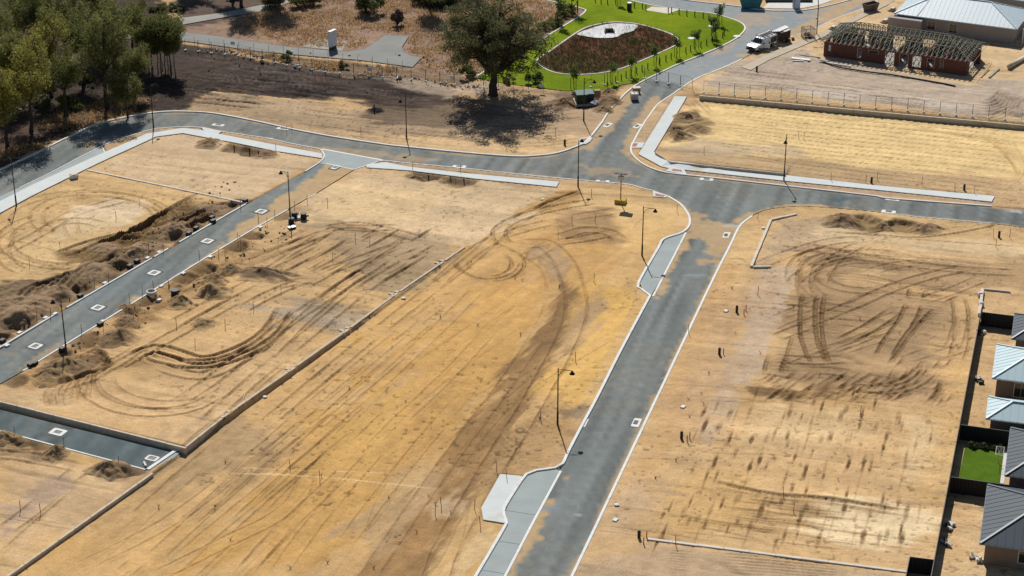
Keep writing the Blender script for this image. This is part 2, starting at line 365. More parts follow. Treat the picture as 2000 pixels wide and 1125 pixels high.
blend(slice(None), sm((.46 - n_mid) / .2) * .35, S(172, 138, 96))
disp = (n_mid - .5) * .10 + (n_fine - .5) * .06
rough = np.zeros(gx.size)
def paint(px, c, soft=3.0, amt=.9, en=2.0, ns=.12, r=0.0, hole=0.0, seed=5):
    pts = G2(px); i = bbsel(gx, gy, pts, soft + en + 1); x, y = gx[i], gy[i]
    cu, cv = np.mean(np.array(px), 0); cx_, cy_ = np.mean(np.array(pts), 0); an = R(62) if ((cx_ - W0[0]) * WN[0] + (cy_ - W0[1]) * WN[1] < 0 and cv > 480 and cu < 1180) else R(-16); ca_, sa_ = math.cos(an), math.sin(an)
    s_ = sdf(x, y, pts) + (fbm(x * ns, y * ns, seed, 4) - .5) * 2 * en + (fbm((x * ca_ + y * sa_) * .16, (-x * sa_ + y * ca_) * .9, seed + 40, 4) - .5) * (1.5 + soft * 1.1); soft = soft * .55
    wg = sm(.5 - s_ / soft) * amt
    blend(i, wg, S(*c))
    if r: rough[i] = np.maximum(rough[i], wg / amt * r)
    if hole: disp[i] -= sm(.5 - s_ / soft) * hole
# -- tone of the lots
paint([(585,395),(700,335),(1090,370),(1130,390),(1040,430),(930,478),(850,462),(600,425)], (206,174,128), 4, .9, 2)
paint([(690,345),(860,380),(760,430),(620,420)], (216,180,120), 8, .6, 4)
paint([(0,390),(170,335),(480,395),(430,410),(280,450),(130,545),(0,600)], (203,164,104), 4, .8, 2)
paint([(180,330),(300,268),(360,262),(625,312),(480,393)], (200,168,124), 2, .95, .8)
paint([(150,410),(210,388),(280,390),(285,412),(230,440),(150,455),(105,470)], (222,192,146), 2.5, .95, 1.5)
paint([(30,470),(120,440),(210,440),(160,500),(60,540)], (206,170,112), 5, .6, 3)
paint([(600,425),(740,440),(880,480),(900,486),(760,580),(660,500)], (158,134,100), 7, .75, 4, seed=9)
paint([(500,600),(590,595),(690,625),(660,655),(560,640)], (150,136,116), 5, .75, 2.5)
paint([(610,645),(650,640),(655,665),(600,680)], (206,160,90), 3, .6, 1)
paint([(200,760),(420,690),(620,660),(560,720),(420,820),(365,860),(150,810)], (203,163,108), 8, .7, 4)
paint([(0,900),(270,915),(160,1020),(0,1125)], (198,162,114), 6, .7, 3)
paint([(0,1010),(60,960),(120,930),(130,950),(60,1010),(0,1060)], (170,142,116), 3, .7, 1)
paint([(560,900),(760,700),(900,560),(1060,520),(1090,600),(980,760),(860,900),(700,1125),(300,1125)], (198,150,80), 14, .7, 8)
paint([(690,800),(790,740),(800,790),(740,870),(650,920)], (204,160,88), 8, .55, 4)
paint([(330,850),(470,810),(560,870),(500,930),(360,960),(280,960)], (158,132,98), 6, .6, 4, r=.05)
paint([(980,560),(1060,470),(1180,455),(1215,470),(1230,560),(1130,600),(1050,560)], (186,142,84), 8, .7, 3)
paint([(1010,492),(1070,480),(1112,525),(1128,580),(1112,640),(1062,740),(1000,850),(930,960),(880,1060),(850,1140),(690,1140),(790,1000),(880,880),(960,770),(1040,660),(1078,600),(1084,560),(1060,520)], (152,117,75), 2.6, .92, 1.0)
paint([(1030,485),(1075,483),(1110,520),(1115,548),(1085,560),(1062,520)], (178,146,106), 3, .8, 1)
paint([(800,960),(880,880),(950,880),(900,1000),(840,1060),(760,1125),(690,1125)], (168,128,80), 8, .7, 4)
paint([(760,930),(830,900),(900,960),(800,1010),(730,1080),(690,1070)], (184,156,116), 5, .5, 3)
paint([(840,985),(900,970),(910,1000),(850,1010)], (206,178,140), 3, .5, 2)
paint([(1060,760),(1110,700),(1130,600),(1180,540),(1250,560),(1262,590),(1200,700),(1140,800),(1110,860),(1070,840)], (214,168,92), 5, .85, 2.5)
paint([(1140,600),(1185,570),(1170,640),(1120,680),(1090,700)], (164,138,110), 3, .6, 1.5)
paint([(1000,830),(1080,770),(1140,800),(1130,850),(1080,920),(960,960),(930,960)], (166,132,90), 4, .7, 2, r=.06)
paint([(1085,800),(1140,795),(1130,815),(1100,820)], (120,106,90), 1.5, .6, .6)
paint([(920,1020),(990,1020),(935,1125),(830,1125)], (214,180,128), 5, .85, 3)
paint([(1100,370),(1250,370),(1340,405),(1345,440),(1290,470),(1250,540),(1180,560),(1220,470),(1130,430)], (212,172,110), 5, .85, 2)
paint([(1075,420),(1190,405),(1212,440),(1218,470),(1150,470),(1090,460)], (158,124,84), 3, .8, 1.5, r=.05)
paint([(1040,385),(1120,375),(1110,400),(1060,418),(1000,420)], (176,132,68), 3, .8, 1.5, r=.12)
# -- disturbed strips beside the lane
paint([(-60,560),(60,545),(130,535),(200,490),(300,440),(400,395),(485,395),(350,472),(220,548),(-60,705)], (128,104,76), 3, .85, 2.2, .25, r=.42)
paint([(115,495),(200,465),(270,455),(330,430),(300,460),(200,500),(130,520)], (150,116,66), 3, .7, 1.5, r=.3)
paint([(350,395),(430,385),(480,395),(420,425),(360,440)], (138,110,72), 3, .7, 2, r=.3)
paint([(45,728),(230,612),(400,506),(480,458),(500,480),(420,545),(330,610),(220,680),(110,745),(40,775)], (172,132,80), 3, .8, 2, .25, r=.25)
paint([(160,700),(200,670),(215,690),(190,715),(150,730)], (120,98,76), 2, .7, 1, r=.2)
paint([(250,610),(330,585),(345,600),(300,625),(250,650)], (150,112,60), 2, .7, 1, r=.3)
paint([(10,755),(130,770),(100,800),(10,775)], (190,156,108), 3, .7, 1, r=.2)
paint([(-60,855),(60,870),(130,885),(150,893),(100,905),(-60,890)], (150,122,86), 2, .8, 1.2, r=.25)
paint([(180,915),(230,905),(275,915),(250,940),(205,940)], (160,134,100), 2, .8, 1, r=.25)
paint([(130,880),(230,905),(200,915),(140,898)], (204,160,88), 2, .7, 1)
# -- dark peat and bush floor
paint([(345,82),(420,92),(560,128),(700,152),(830,160),(880,178),(893,192),(870,206),(800,210),(700,196),(560,190),(420,176),(385,190),(365,212),(300,218),(250,226),(187,240),(133,266),(-90,370),(-90,-60),(300,-60),(345,50)], (72,59,52), 2.5, .97, 2.2, .15, r=.26)
paint([(400,150),(560,150),(700,170),(860,180),(700,188),(560,180)], (48,39,35), 5, .9, 3, r=.1)
paint([(340,100),(470,110),(600,150),(400,140)], (92,78,68), 5, .3, 3)
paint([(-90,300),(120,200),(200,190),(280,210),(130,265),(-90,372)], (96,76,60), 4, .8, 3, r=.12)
paint([(362,214),(385,192),(420,178),(560,192),(700,212),(860,212),(1000,190),(1110,185),(1210,170),(1185,218),(1160,258),(1130,283),(1040,303),(960,300),(800,284),(647,264),(450,224)], (176,146,108), 3, .95, 1.6)
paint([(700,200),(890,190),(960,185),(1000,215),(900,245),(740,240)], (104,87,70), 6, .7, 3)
paint([(620,255),(860,268),(1000,278),(1120,262),(1140,278),(1040,303),(960,300),(800,284)], (214,174,116), 3, .8, 1.5)
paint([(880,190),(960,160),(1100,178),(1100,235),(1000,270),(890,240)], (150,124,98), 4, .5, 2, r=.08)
paint([(1095,180),(1215,165),(1190,205),(1160,215),(1100,215)], (150,120,92), 2, .8, 1.2, r=.35)
# -- dry grass paddock and the rubble strip
paint([(345,50),(345,-60),(1000,-60),(1060,-2),(1137,16),(1144,23),(1073,69),(943,143),(930,150),(860,150),(806,134),(700,118),(500,102),(360,82)], (152,122,98), 2, .96, 1.0, .2, r=.10)
paint([(600,40),(860,30),(860,100),(690,95)], (160,128,104), 6, .6, 4, .2)
paint([(300,-60),(460,-60),(560,0),(440,40),(345,60)], (96,80,70), 3, .8, 2)
paint([(420,92),(520,105),(700,120),(810,134),(930,152),(900,170),(820,160),(690,150),(560,125)], (140,112,84), 2, .85, 1, r=.2)
paint([(700,150),(830,160),(890,178),(900,165),(960,162),(950,178),(880,190),(800,172)], (176,154,128), 2, .7, 1, r=.15)
paint([(540,126),(720,146),(760,152),(740,158),(560,134)], (100,96,92), 1.2, .6, .6, r=.1)
# -- north-east corner
paint([(1345,165),(1365,150),(1450,113),(1540,80),(1640,40),(1720,2),(1800,-60),(2200,-60),(2200,262),(2010,246),(1600,206),(1370,182)], (206,172,122), 2, .9, 1)
paint([(1360,160),(1470,112),(1560,96),(1620,112),(1760,140),(1890,160),(1930,150),(2010,160),(2010,226),(1900,226),(1600,190),(1400,172)], (178,158,134), 3, .9, 1.5, r=.12)
paint([(1500,170),(1700,180),(1900,205),(1880,215),(1640,192)], (200,182,160), 3, .7, 1.5)
paint([(1930,170),(2010,190),(2010,232),(1920,220)], (150,132,110), 3, .7, 1.5, r=.3)
paint([(1380,197),(2010,253),(2010,380),(1900,375),(1500,330),(1320,305),(1290,290),(1340,215)], (222,186,118), 2, .92, .8)
paint([(1290,292),(1400,300),(1560,312),(1700,330),(1940,352),(1940,380),(1700,358),(1533,340),(1309,315)], (174,142,100), 3, .85, 1.6)
paint([(1300,290),(1360,275),(1560,290),(1560,300),(1400,305)], (176,152,124), 3, .6, 1.5)
paint([(1880,335),(2010,350),(2010,400),(1940,395),(1890,370)], (188,152,104), 2.5, .8, 1.5)
paint([(1236,276),(1310,190),(1317,190),(1250,298)], (184,152,112), 1, .9, .3)
paint([(1310,320),(1531,354),(1937,395),(1937,402),(1531,362),(1300,335)], (172,142,110), 1, .9, .3)
paint([(1305,235),(1360,215),(1395,240),(1350,262),(1300,272)], (150,120,80), 2, .75, 1.2, r=.3)
# -- east lots
paint([(1440,455),(1560,405),(1940,437),(2010,450),(2010,485),(1860,470),(1600,445),(1500,470),(1440,560),(1380,680),(1360,660)], (208,168,106), 3, .8, 1.5)
paint([(1520,425),(1640,430),(1700,470),(1600,480),(1510,510),(1480,512)], (176,148,112), 3, .8, 1.5)
paint([(1600,450),(1900,470),(2010,482),(2010,500),(1800,490),(1600,470)], (210,178,128), 3, .8, 1.5)
paint([(1560,480),(2010,520),(2010,560),(1900,575),(1890,700),(1870,780),(1500,745),(1510,690),(1555,560)], (164,130,88), 5, .85, 3)
paint([(1640,535),(1700,520),(1740,535),(1720,555),(1650,555)], (198,158,104), 2, .8, 1)
paint([(1650,650),(1730,610),(1760,620),(1740,660),(1660,690)], (186,148,96), 3, .7, 2)
paint([(1640,700),(1740,690),(1760,720),(1660,735)], (184,146,96), 3, .7, 2)
paint([(1490,525),(1557,518),(1538,580),(1510,660),(1490,705),(1440,800),(1410,850),(1380,870),(1366,838),(1420,720),(1455,620)], (190,162,128), 1.2, .85, .6)
paint([(1440,760),(1500,745),(1700,775),(1720,800),(1600,800),(1460,800)], (186,144,84), 4, .8, 2)
paint([(1475,740),(1640,765),(1640,785),(1560,785),(1480,765)], (130,100,64), 2, .8, 1.6, .3, r=.1)
paint([(1380,880),(1430,820),(1500,790),(1880,800),(1850,960),(1800,1005),(1500,960),(1400,930)], (206,164,106), 8, .8, 4)
paint([(1500,800),(1640,810),(1700,850),(1600,870),(1480,850)], (218,182,126), 7, .7, 4)
paint([(1780,820),(1850,830),(1840,940),(1790,930)], (220,186,132), 6, .7, 3)
paint([(1760,560),(1900,575),(1895,700),(1850,820),(1800,800),(1850,690),(1860,600)], (198,156,98), 5, .75, 3)
paint([(1860,700),(1895,700),(1870,820),(1830,980),(1800,980),(1840,820)], (208,164,96), 4, .7, 2)
paint([(1280,960),(1400,900),(1500,960),(1480,1040),(1280,1040)], (200,156,88), 5, .7, 3)
paint([(1560,1010),(1700,1000),(1840,1010),(1810,1080),(1640,1070),(1560,1040)], (228,198,146), 7, .95, 4)
paint([(1140,1100),(1250,1056),(1780,1118),(1780,1200),(1100,1200)], (180,150,112), 4, .85, 2)
paint([(1150,1060),(1200,960),(1260,900),(1300,960),(1230,1060)], (176,146,112), 5, .6, 3)
paint([(1210,930),(1300,800),(1350,760),(1330,860),(1270,960)], (196,150,86), 4, .6, 2)
paint([(1240,1000),(1300,1000),(1280,1060),(1220,1050)], (186,146,90), 4, .6, 2)
paint([(1280,760),(1370,600),(1420,500),(1440,520),(1380,700),(1330,790)], (196,150,88), 3, .7, 1.6)
paint([(1300,780),(1400,600),(1480,540),(1470,640),(1400,780),(1330,870)], (186,148,104), 6, .5, 3)
paint([(1870,1110),(1900,960),(1940,700),(1980,640),(2100,600),(2100,1250),(1860,1250)], (204,168,116), 3, .8, 1.5)
paint([(203,291),(288,257),(301,252),(353,248),(396,250),(433,257),(521,270),(609,288),(629,300),(533,282),(420,260),(357,250),(286,261)], (176,146,110), 1, .9, .2)
paint([(747,314),(909,329),(1160,354),(1092,356),(915,340),(752,318)], (180,148,110), 1, .9, .2)
# -- grading streaks
def streaks(angle, scale, seed, thr, msk, dark, dep, along=.025):
    ca, sa = math.cos(angle), math.sin(angle)
    a = gx * ca + gy * sa + (n_big - .5) * 30; b = -gx * sa + gy * ca + (fbm(gx * .02, gy * .02, seed + 5, 2) - .5) * 14
    r_ = np.abs(vn(b * scale, a * along, seed) - .5)
    ln = (1 - sm(r_ / thr)) * sm((vn(b * scale * .7, a * .05, seed + 3) - .38) / .25) * msk
    col[:] = col * (1 - dark * ln)[:, None]; disp[:] = disp - ln * dep
    soft = (vn(b * scale * .5, a * along * .6, seed + 9) - .5) * msk
    col[:] = col * (1 + soft * .22)[:, None]; disp[:] = disp + soft * .05
mC = ((tW < 0) & (gx < P(1180, 700)[0] + (gy - P(1180, 700)[1]) * .28)).astype(float)
mC = mC * (1 - sm((gy - P(900, 470)[1]) / 14))
streaks(R(62), .8, 41, .03, mC, .20, .04); streaks(R(60), 2.2, 43, .06, mC * .5, .12, .02)
lm = (col @ np.array([.3, .6, .1]))[:, None]; wg_ = (.13 - .10 * mC)[:, None]; col[:] = col * (1 - wg_) + lm * wg_
mO = 1 - mC
streaks(R(-16), .75, 51, .045, mO, .24, .05); streaks(R(-19), 2.0, 53, .07, mO * .7, .16, .03, .04)
# -- wheel ruts
def rut(pts, gauge=1.7, wd=.32, dep=.09, dark=.30, c=(120, 92, 60), brk=.35, world=False, plain=False):
    ln = smooth_line(pts if world else G2(pts), 1.2)
    i = bbsel(gx, gy, ln, gauge + 2)
    if not len(i): return
    x, y = gx[i], gy[i]; d, al, L = seg_dist(x, y, ln)
    k = d < gauge + 1.5
    i = i[k]; d = d[k]; al = al[k]; x = x[k]; y = y[k]
    wd = wd * .72; dep = dep * 1.1; dark = min(.95, dark * 1.12)
    dd = np.abs(d - gauge / 2) if gauge else d
    dd = dd + (vn(x * .9, y * .9, 61) - .5) * .12
    fade = sm(al / 2.5) * sm((L - al) / 2.5) * sm((vn(al * .22, np.full(al.shape, L), 63) - brk + .25) / .3)
    g = (1 - sm((dd - wd * .55) / (wd * .75))) * fade * (.72 + .56 * vn(x * 3.1, y * 3.1, 67)); berm = np.exp(-((dd - wd * 1.7) / (wd * .7)) ** 2) * fade
    tread = .75 + .5 * (np.sin(al * 9.0) > 0); edge = np.exp(-((dd - wd * .95) / .075) ** 2) * fade * (.5 + vn(al * .6, d * 3 + L, 69))
    disp[i] += -g * dep + berm * dep * .55
    wg = np.clip(g * dark * (.6 + .8 * vn(x * 1.7, y * 1.7, 70)) if plain else np.maximum(g * dark * tread * .68, edge * min(1, dark * 1.25)), 0, .85)[:, None]
    col[i] = col[i] * (1 - wg) + S(*c)[None, :] * wg
def arc(cx, cy, rx, ry, a0, a1, n=14): return [(cx + rx * math.cos(R(a0 + (a1 - a0) * j / n)), cy + ry * math.sin(R(a0 + (a1 - a0) * j / n))) for j in range(n + 1)]
# central lot loop
rut(arc(957, 515, 55, 30, -60, 200), 1.6, .28, .12, .45); rut(arc(955, 512, 62, 33, -70, 190), 0, .25, .1, .35)
rut([(1170,392),(1080,408),(1010,428),(975,452),(985,475),(1010,482)], 1.7, .3, .1, .4)
rut([(1130,380),(1050,410),(985,450),(930,500),(840,570),(700,680),(520,830)], 1.8, .3, .07, .28)
rut([(1215,410),(1100,430),(1000,455),(930,490),(850,560)], 1.8, .3, .07, .3)
rut([(1010,480),(1060,475),(1100,510),(1120,560),(1125,610),(1100,680),(1040,790),(960,920),(880,1060),(850,1140)], 2.6, .2, .08, .34)
rut([(1020,495),(1065,520),(1082,570),(1060,640),(990,750),(900,870),(800,1010),(720,1130)], 1.8, .22, .05, .2)
rut([(1075,470),(1140,450),(1190,455),(1215,475)], 1.8, .3, .1, .4); rut([(1080,475),(1150,465),(1200,455)], 1.8, .3, .1, .35)
for k in range(9):
    rut([(1030+k*9,415-k*4),(1060+k*8,400-k*3),(1085+k*7,382-k*2)], 0, .3, .14, .5, (140,100,50), .1)
for a in ([(905,560),(800,640),(640,770),(500,890),(330,1020),(120,1125)], [(880,590),(760,690),(560,860),(400,1000),(250,1140)], [(940,560),(860,640),(700,790),(560,920),(380,1070),(310,1140)],
          [(1000,600),(880,730),(720,880),(560,1030),(470,1130)], [(760,740),(640,860),(500,1000),(360,1130)], [(770,800),(680,890),(580,1000),(470,1130)], [(790,830),(720,900),(610,1030),(540,1130)], [(900,780),(800,900),(700,1030),(630,1130)],
          [(640,800),(520,890),(380,1010),(230,1130)], [(600,905),(590,960),(540,1010),(440,1060),(300,1130)], [(590,900),(605,930),(595,975),(560,1010),(480,1050)]):
    rut(a, 1.8, .2, .05, .20, (136, 104, 66), .5)
for k in range(14):
    x0 = random.uniform(420, 880); y0 = random.uniform(640, 1080); L = random.uniform(60, 220)
    rut([(x0, y0), (x0 - L * .6, y0 + L * .5), (x0 - L * 1.1, y0 + L * .95)], random.choice([0, 0, 1.8]), .17, .05, .3, (112, 86, 56), .4)
for k in range(9):
    x0 = 960 + k * 17; rut([(x0 + 30, 905 - k * 12), (x0, 880 - k * 12), (x0 - 14, 868 - k * 12)], 0, .3, .07, .22, (186, 152, 106), .1)
# west lots
for a in (arc(170, 435, 165, 58, 150, 400), arc(190, 425, 120, 45, 140, 380), arc(150, 455, 60, 24, 160, 330), arc(120, 470, 112, 50, 60, 250), arc(190, 440, 52, 38, 140, 320), arc(60, 490, 55, 42, 30, 260)):
    rut(a, 1.7, .27, .07, .38, (136, 104, 64), .3)
rut([(0,500),(80,455),(150,415),(260,385)], 1.8, .3, .07, .35); rut([(110,500),(200,470),(300,450),(380,420),(470,395)], 1.8, .4, .2, .55, (110,84,54), .05)
for k in range(12):
    rut([(105+k*7,503+k*2),(180+k*8,480-k*1),(270+k*4,452-k*3),(390,408-k*3)], 0, .35, .22, .45, (112,86,54), .15)
for k in range(8): rut([(20+k*20,595-k*3),(60+k*20,560-k*5),(140+k*18,545-k*10)], 0, .4, .2, .45, (104,84,60), .2)
for k in range(8): rut([(330+k*8,455-k*4),(380+k*6,430-k*3),(440+k*4,410-k*2)], 1.7, .35, .16, .4, (112,88,60), .2)
# middle-left lot
rut([(255,700),(300,682),(340,690),(390,705),(450,692),(520,655),(560,600)], 1.8, .4, .2, .6, (120,90,56), .0)
rut([(270,690),(310,700),(370,712),(430,708),(500,680),(550,640)], 1.8, .36, .16, .5, (120,90,56), .1)
rut([(265,685),(320,720),(390,735),(450,715),(530,665)], 1.7, .3, .1, .4)
rut(arc(300, 745, 135, 62, 20, 220), 1.8, .27, .07, .35); rut(arc(330, 740, 125, 52, 10, 190), 1.8, .27, .06, .3)
for a in ([(110,760),(180,735),(260,690),(330,640),(420,590),(560,520),(640,480)], [(330,800),(420,740),(520,660),(640,580),(760,500)], [(400,830),(500,740),(620,640),(720,560),(800,510)], [(150,750),(250,705),(350,650),(480,580),(600,545)], [(420,640),(520,580),(640,530),(780,480)], [(520,700),(600,620),(700,540),(840,485)], [(570,440),(620,450),(700,440),(830,470)], [(640,430),(680,445),(790,445)]):
    rut(a, 1.8, .32, .09, .4, (128, 98, 62), .35)
for k in range(10): rut([(330+k*22,580-k*9),(370+k*24,555-k*9),(430+k*25,520-k*8)], 1.7, .3, .08, .32, (140,108,70), .3)
for k in range(7): rut([(100+k*12,800-k*2),(90+k*14,775-k*3),(110+k*16,750-k*5),(170+k*12,735-k*5)], 0, .4, .14, .4, (140,108,72), .2)
for k in range(6): rut([(150+k*5,705+k*4),(185+k*3,680+k*4),(205+k*2,690+k*4),(190,712+k*4)], 0, .35, .12, .5, (120,90,56), .1)
for k in range(40):
    x0 = random.uniform(560, 860); y0 = random.uniform(430, 520); L = random.uniform(30, 80)
    rut([(x0, y0), (x0 - L * .7, y0 + L * .45), (x0 - L * 1.3, y0 + L * .75)], 0, .28, .09, .38, (128, 102, 72), .2)
# south-west lot
rut([(-40,880),(90,900),(200,925),(280,915)], 1.7, .3, .08, .3); rut([(0,1045),(60,1000),(120,950),(170,905)], 2.0, .25, .06, .35); rut([(0,1080),(80,1010),(140,960)], 0, .25, .06, .35)
# peat scrapes
for k in range(80):
    x0 = random.uniform(330, 780); y0 = random.uniform(100, 200) ; L = random.uniform(50, 160)
    rut([(x0, y0), (x0 + L * .5, y0 + L * .05 + random.uniform(-4, 4)), (x0 + L, y0 + L * .11)], random.choice([0, 1.8]), .4, .1, .35, random.choice([(132, 116, 102), (36, 29, 26), (44, 36, 32), (120, 104, 90)]), .1)
for k in range(16):
    x0 = random.uniform(560, 900); y0 = random.uniform(205, 262); L = random.uniform(70, 220)
    rut([(x0, y0), (x0 + L * .5, y0 + L * .06), (x0 + L, y0 + L * .11)], random.choice([0, 1.8]), .28, .06, .35, (120, 98, 70), .3)
for k in range(10):
    x0 = random.uniform(940, 1010); y0 = 225 + k * 7
    rut([(x0, y0), (x0 + 80, y0 - 3), (x0 + 160, y0 - 12)], 0, .28, .06, .32, (120, 96, 68), .3)
# north-east lots: long graded lines
for k in range(17):
    y0 = 196 + k * 7.6; rut([(1375 + (k % 5) * 18, y0 + 4), (1600, y0 + 24 + k * .5), (1800, y0 + 42 + k * .9), (1990, y0 + 62 + k * 1.0 + (k > 9) * 4)], 0, .17, .05, .5, (136, 106, 64), .20, False, True)
for k in range(7): rut([(1905 + k * 12, 262 + k * 2), (1950 + k * 9, 290 + k * 6), (1985, 330 + k * 5)], 0, .2, .05, .3, (160, 124, 76), .2)
rut([(1340,190),(1365,215),(1385,235)], 1.8, .26, .08, .4); rut([(1352,190),(1372,212),(1395,240),(1370,258)], 1.8, .26, .08, .35)
for k in range(20):
    x0 = random.uniform(1380, 1760); y0 = 140 + (x0 - 1380) * .11 + random.uniform(-12, 32); L = random.uniform(60, 170)
    rut([(x0, y0), (x0 + L * .5, y0 + L * .06), (x0 + L, y0 + L * .13)], random.choice([0, 1.8]), .32, .08, .35, (116, 98, 78), .25)
for k in range(8): rut(arc(1925, 165 + k * 3, 30 + k * 6, 30 + k * 3, 10, 120), 0, .35, .1, .35, (140, 116, 88), .2)
# east lot circles
for a in (arc(1700, 545, 140, 58, 140, 250, 16), arc(1700, 542, 120, 48, 170, 330, 20), arc(1690, 538, 85, 30, 0, 360, 24), arc(1705, 575, 160, 75, 190, 260, 14), arc(1650, 540, 78, 50, 110, 240), arc(1620, 550, 50, 60, 130, 230),
          arc(1730, 700, 95, 62, 10, 130, 18), arc(1700, 640, 150, 120, 40, 110, 14), arc(1845, 640, 35, 80, -110, 60), arc(1815, 620, 62, 90, -60, 50), arc(1790, 560, 110, 45, 190, 290), arc(1640, 600, 150, 60, 250, 330), arc(1900, 690, 180, 130, 190, 250)):
    rut(a, 1.7, .26, .07, .34, (122, 94, 60), .42)
for k in range(34):
    x0 = random.uniform(1530, 1860); y0 = random.uniform(560, 730); an = random.choice([-.45, -.55, .12, .2]); L = random.uniform(30, 90)
    rut([(x0 - L * math.cos(an), y0 - L * .6 * math.sin(an)), (x0, y0 + random.uniform(-4, 4)), (x0 + L * math.cos(an), y0 + L * .6 * math.sin(an))], random.choice([0, 1.7, 1.7]), .24, .06, random.uniform(.2, .42), (122, 94, 60), .3)
D_ = (112, 84, 52)
rut([(1585,570),(1578,600),(1580,660),(1595,700),(1602,715)], 1.8, .33, .1, .75, D_, .0); rut([(1612,570),(1605,620),(1610,680),(1625,715)], 0, .33, .1, .7, D_, .1)
rut([(1795,560),(1775,620),(1740,670),(1725,700)], 1.9, .3, .1, .65, D_, .3); rut([(1760,600),(1700,640),(1640,670)], 1.8, .3, .08, .6, D_, .25); rut([(1880,575),(1830,600),(1790,640),(1735,715)], 0, .32, .09, .6, D_, .3)
rut([(1520,690),(1510,720),(1513,735)], 1.9, .3, .09, .6, D_, .1); rut([(1550,650),(1535,700),(1530,725)], 0, .28, .07, .5, D_, .1); rut([(1900,520),(1780,550),(1680,590),(1560,640)], 1.8, .3, .07, .4, D_, .2)
rut([(1660,700),(1600,705),(1500,700)], 1.8, .3, .08, .45, D_, .2); rut([(1560,480),(1700,505),(1850,525),(2000,535)], 1.8, .3, .07, .35, D_, .2); rut([(1540,470),(1660,490),(1800,500),(2000,520)], 1.8, .25, .06, .3, (210,180,130), .2)
rut([(1480,520),(1560,490),(1640,470),(1700,470)], 1.8, .3, .08, .35); rut(arc(1620, 535, 70, 45, 150, 280), 1.7, .3, .08, .35); rut([(1740,455),(1640,500),(1600,560)], 1.7, .28, .07, .35)
rut([(1850,440),(1930,437),(1800,458),(1700,452),(1640,450)], 1.7, .28, .1, .4); rut([(1600,450),(1800,468),(2000,482)], 0, .2, .05, .35)
for k in range(80):
    x0 = random.uniform(1480, 1760); y0 = random.uniform(745, 790); rut([(x0, y0), (x0 + 18, y0 - 10), (x0 + 34, y0 - 24)], 0, .3, .09, .5, (118, 88, 54), .1)
for k in range(26):
    x0 = random.uniform(1720, 1850); y0 = random.uniform(720, 800); rut([(x0, y0), (x0 + 14, y0 - 14), (x0 + 22, y0 - 30)], 0, .3, .09, .5, (126, 94, 58), .1)
md = np.array([math.cos(R(73.8)), math.sin(R(73.8))])
for r_ in range(13):                                            # the rows of scrape marks left by the grader
    for c_ in range(15):
        p = np.array(P(1400 + c_ * 38 - r_ * 15 + random.uniform(-12, 12), 775 + r_ * 23 + random.uniform(-14, 14)))
        q = p - np.array(P(1400, 775)); 
        if random.random() < .18: continue
        x_, y_ = p; lim = P(1868, 700)[0] + (y_ - P(1868, 700)[1]) * .28
        if x_ > lim - 1 or x_ < P(1345, 860)[0] + (y_ - P(1345, 860)[1]) * .28: continue
        L = random.uniform(.9, 2.8); wd_ = random.choice([.22, .28, .36])
        if c_ % 2 == 0: rut([p - md * 4, p + md * 3], 0, .14, .02, .3, (150, 114, 70), -.1, True, True)
        rut([p - md * L, p, p + md * L * random.uniform(.3, 1)], 0, wd_, .05, random.uniform(.75, 1.0), (100, 72, 42), -.2, True, True)
for k in range(24):
    x0 = random.uniform(1500, 1800); y0 = 975 + (x0 - 1500) * .12 + random.uniform(0, 85); L = random.uniform(80, 220)
    rut([(x0 - L, y0 - L * .12), (x0, y0)], 0, .2, .04, .4, (150, 118, 76), .3)
rut([(1390,940),(1500,965),(1620,975),(1780,1000)], 0, .45, .12, .5, (128, 98, 62), .0)
for k in range(8): rut([(1290, 1075 + k * 5), (1450, 1085 + k * 6), (1650, 1105 + k * 5)], 0, .22, .04, .35, (140, 114, 82), .35)
rut([(440,924),(620,931),(870,957)], 0, .2, -.02, .5, (226, 196, 144), -.3, False, True); rut([(450,912),(640,920),(780,925)], 0, .16, -.02, .35, (220, 190, 140), .2, False, True)
# excavated holes beside the lane
HOLES = [(468,400,2.2,1.3),(405,432,1.6,1),(375,448,1.8,1.1),(352,462,2,1.1),(275,500,2.4,1.2),(235,520,1.8,1.2),(160,567,1.8,1.1),(125,590,1.7,1),(45,632,2.2,1.3),(5,662,1.5,1.1),
         (490,460,1.8,.9),(460,480,1.9,.9),(390,522,2.2,1),(357,541,2,1),(283,585,2,1),(245,607,1.9,.9),(163,662,2,.9),(110,690,1.8,1),(30,743,1.7,1.1),(553,422,1.5,.8),
         (50,860,2,.8),(83,868,1.6,.9),(262,918,1.5,1.3),(462,289,2.2,.9),(500,294,2.6,1.1),(835,343,2.2,.8),(900,352,2.8,.9),(1312,252,1.8,1.2),(1345,228,2,.7),(1692,436,3,.8),(1760,440,2.5,.8),(1120,200,3,.7),(1175,200,3,.7)]
for (u, v, rr, dp) in HOLES:
    x0, y0, _ = G(u, v); i = bbsel(gx, gy, [(x0, y0)], rr * 2.2); x, y = gx[i], gy[i]
    d = np.hypot((x - x0), (y - y0)) / rr + (fbm(x * .8, y * .8, 71, 3) - .5) * .7
    g = sm((1.0 - d) / .45); disp[i] -= g * dp * .8; blend(i, sm((1.25 - d) / .5) * .6, S(112, 90, 64))
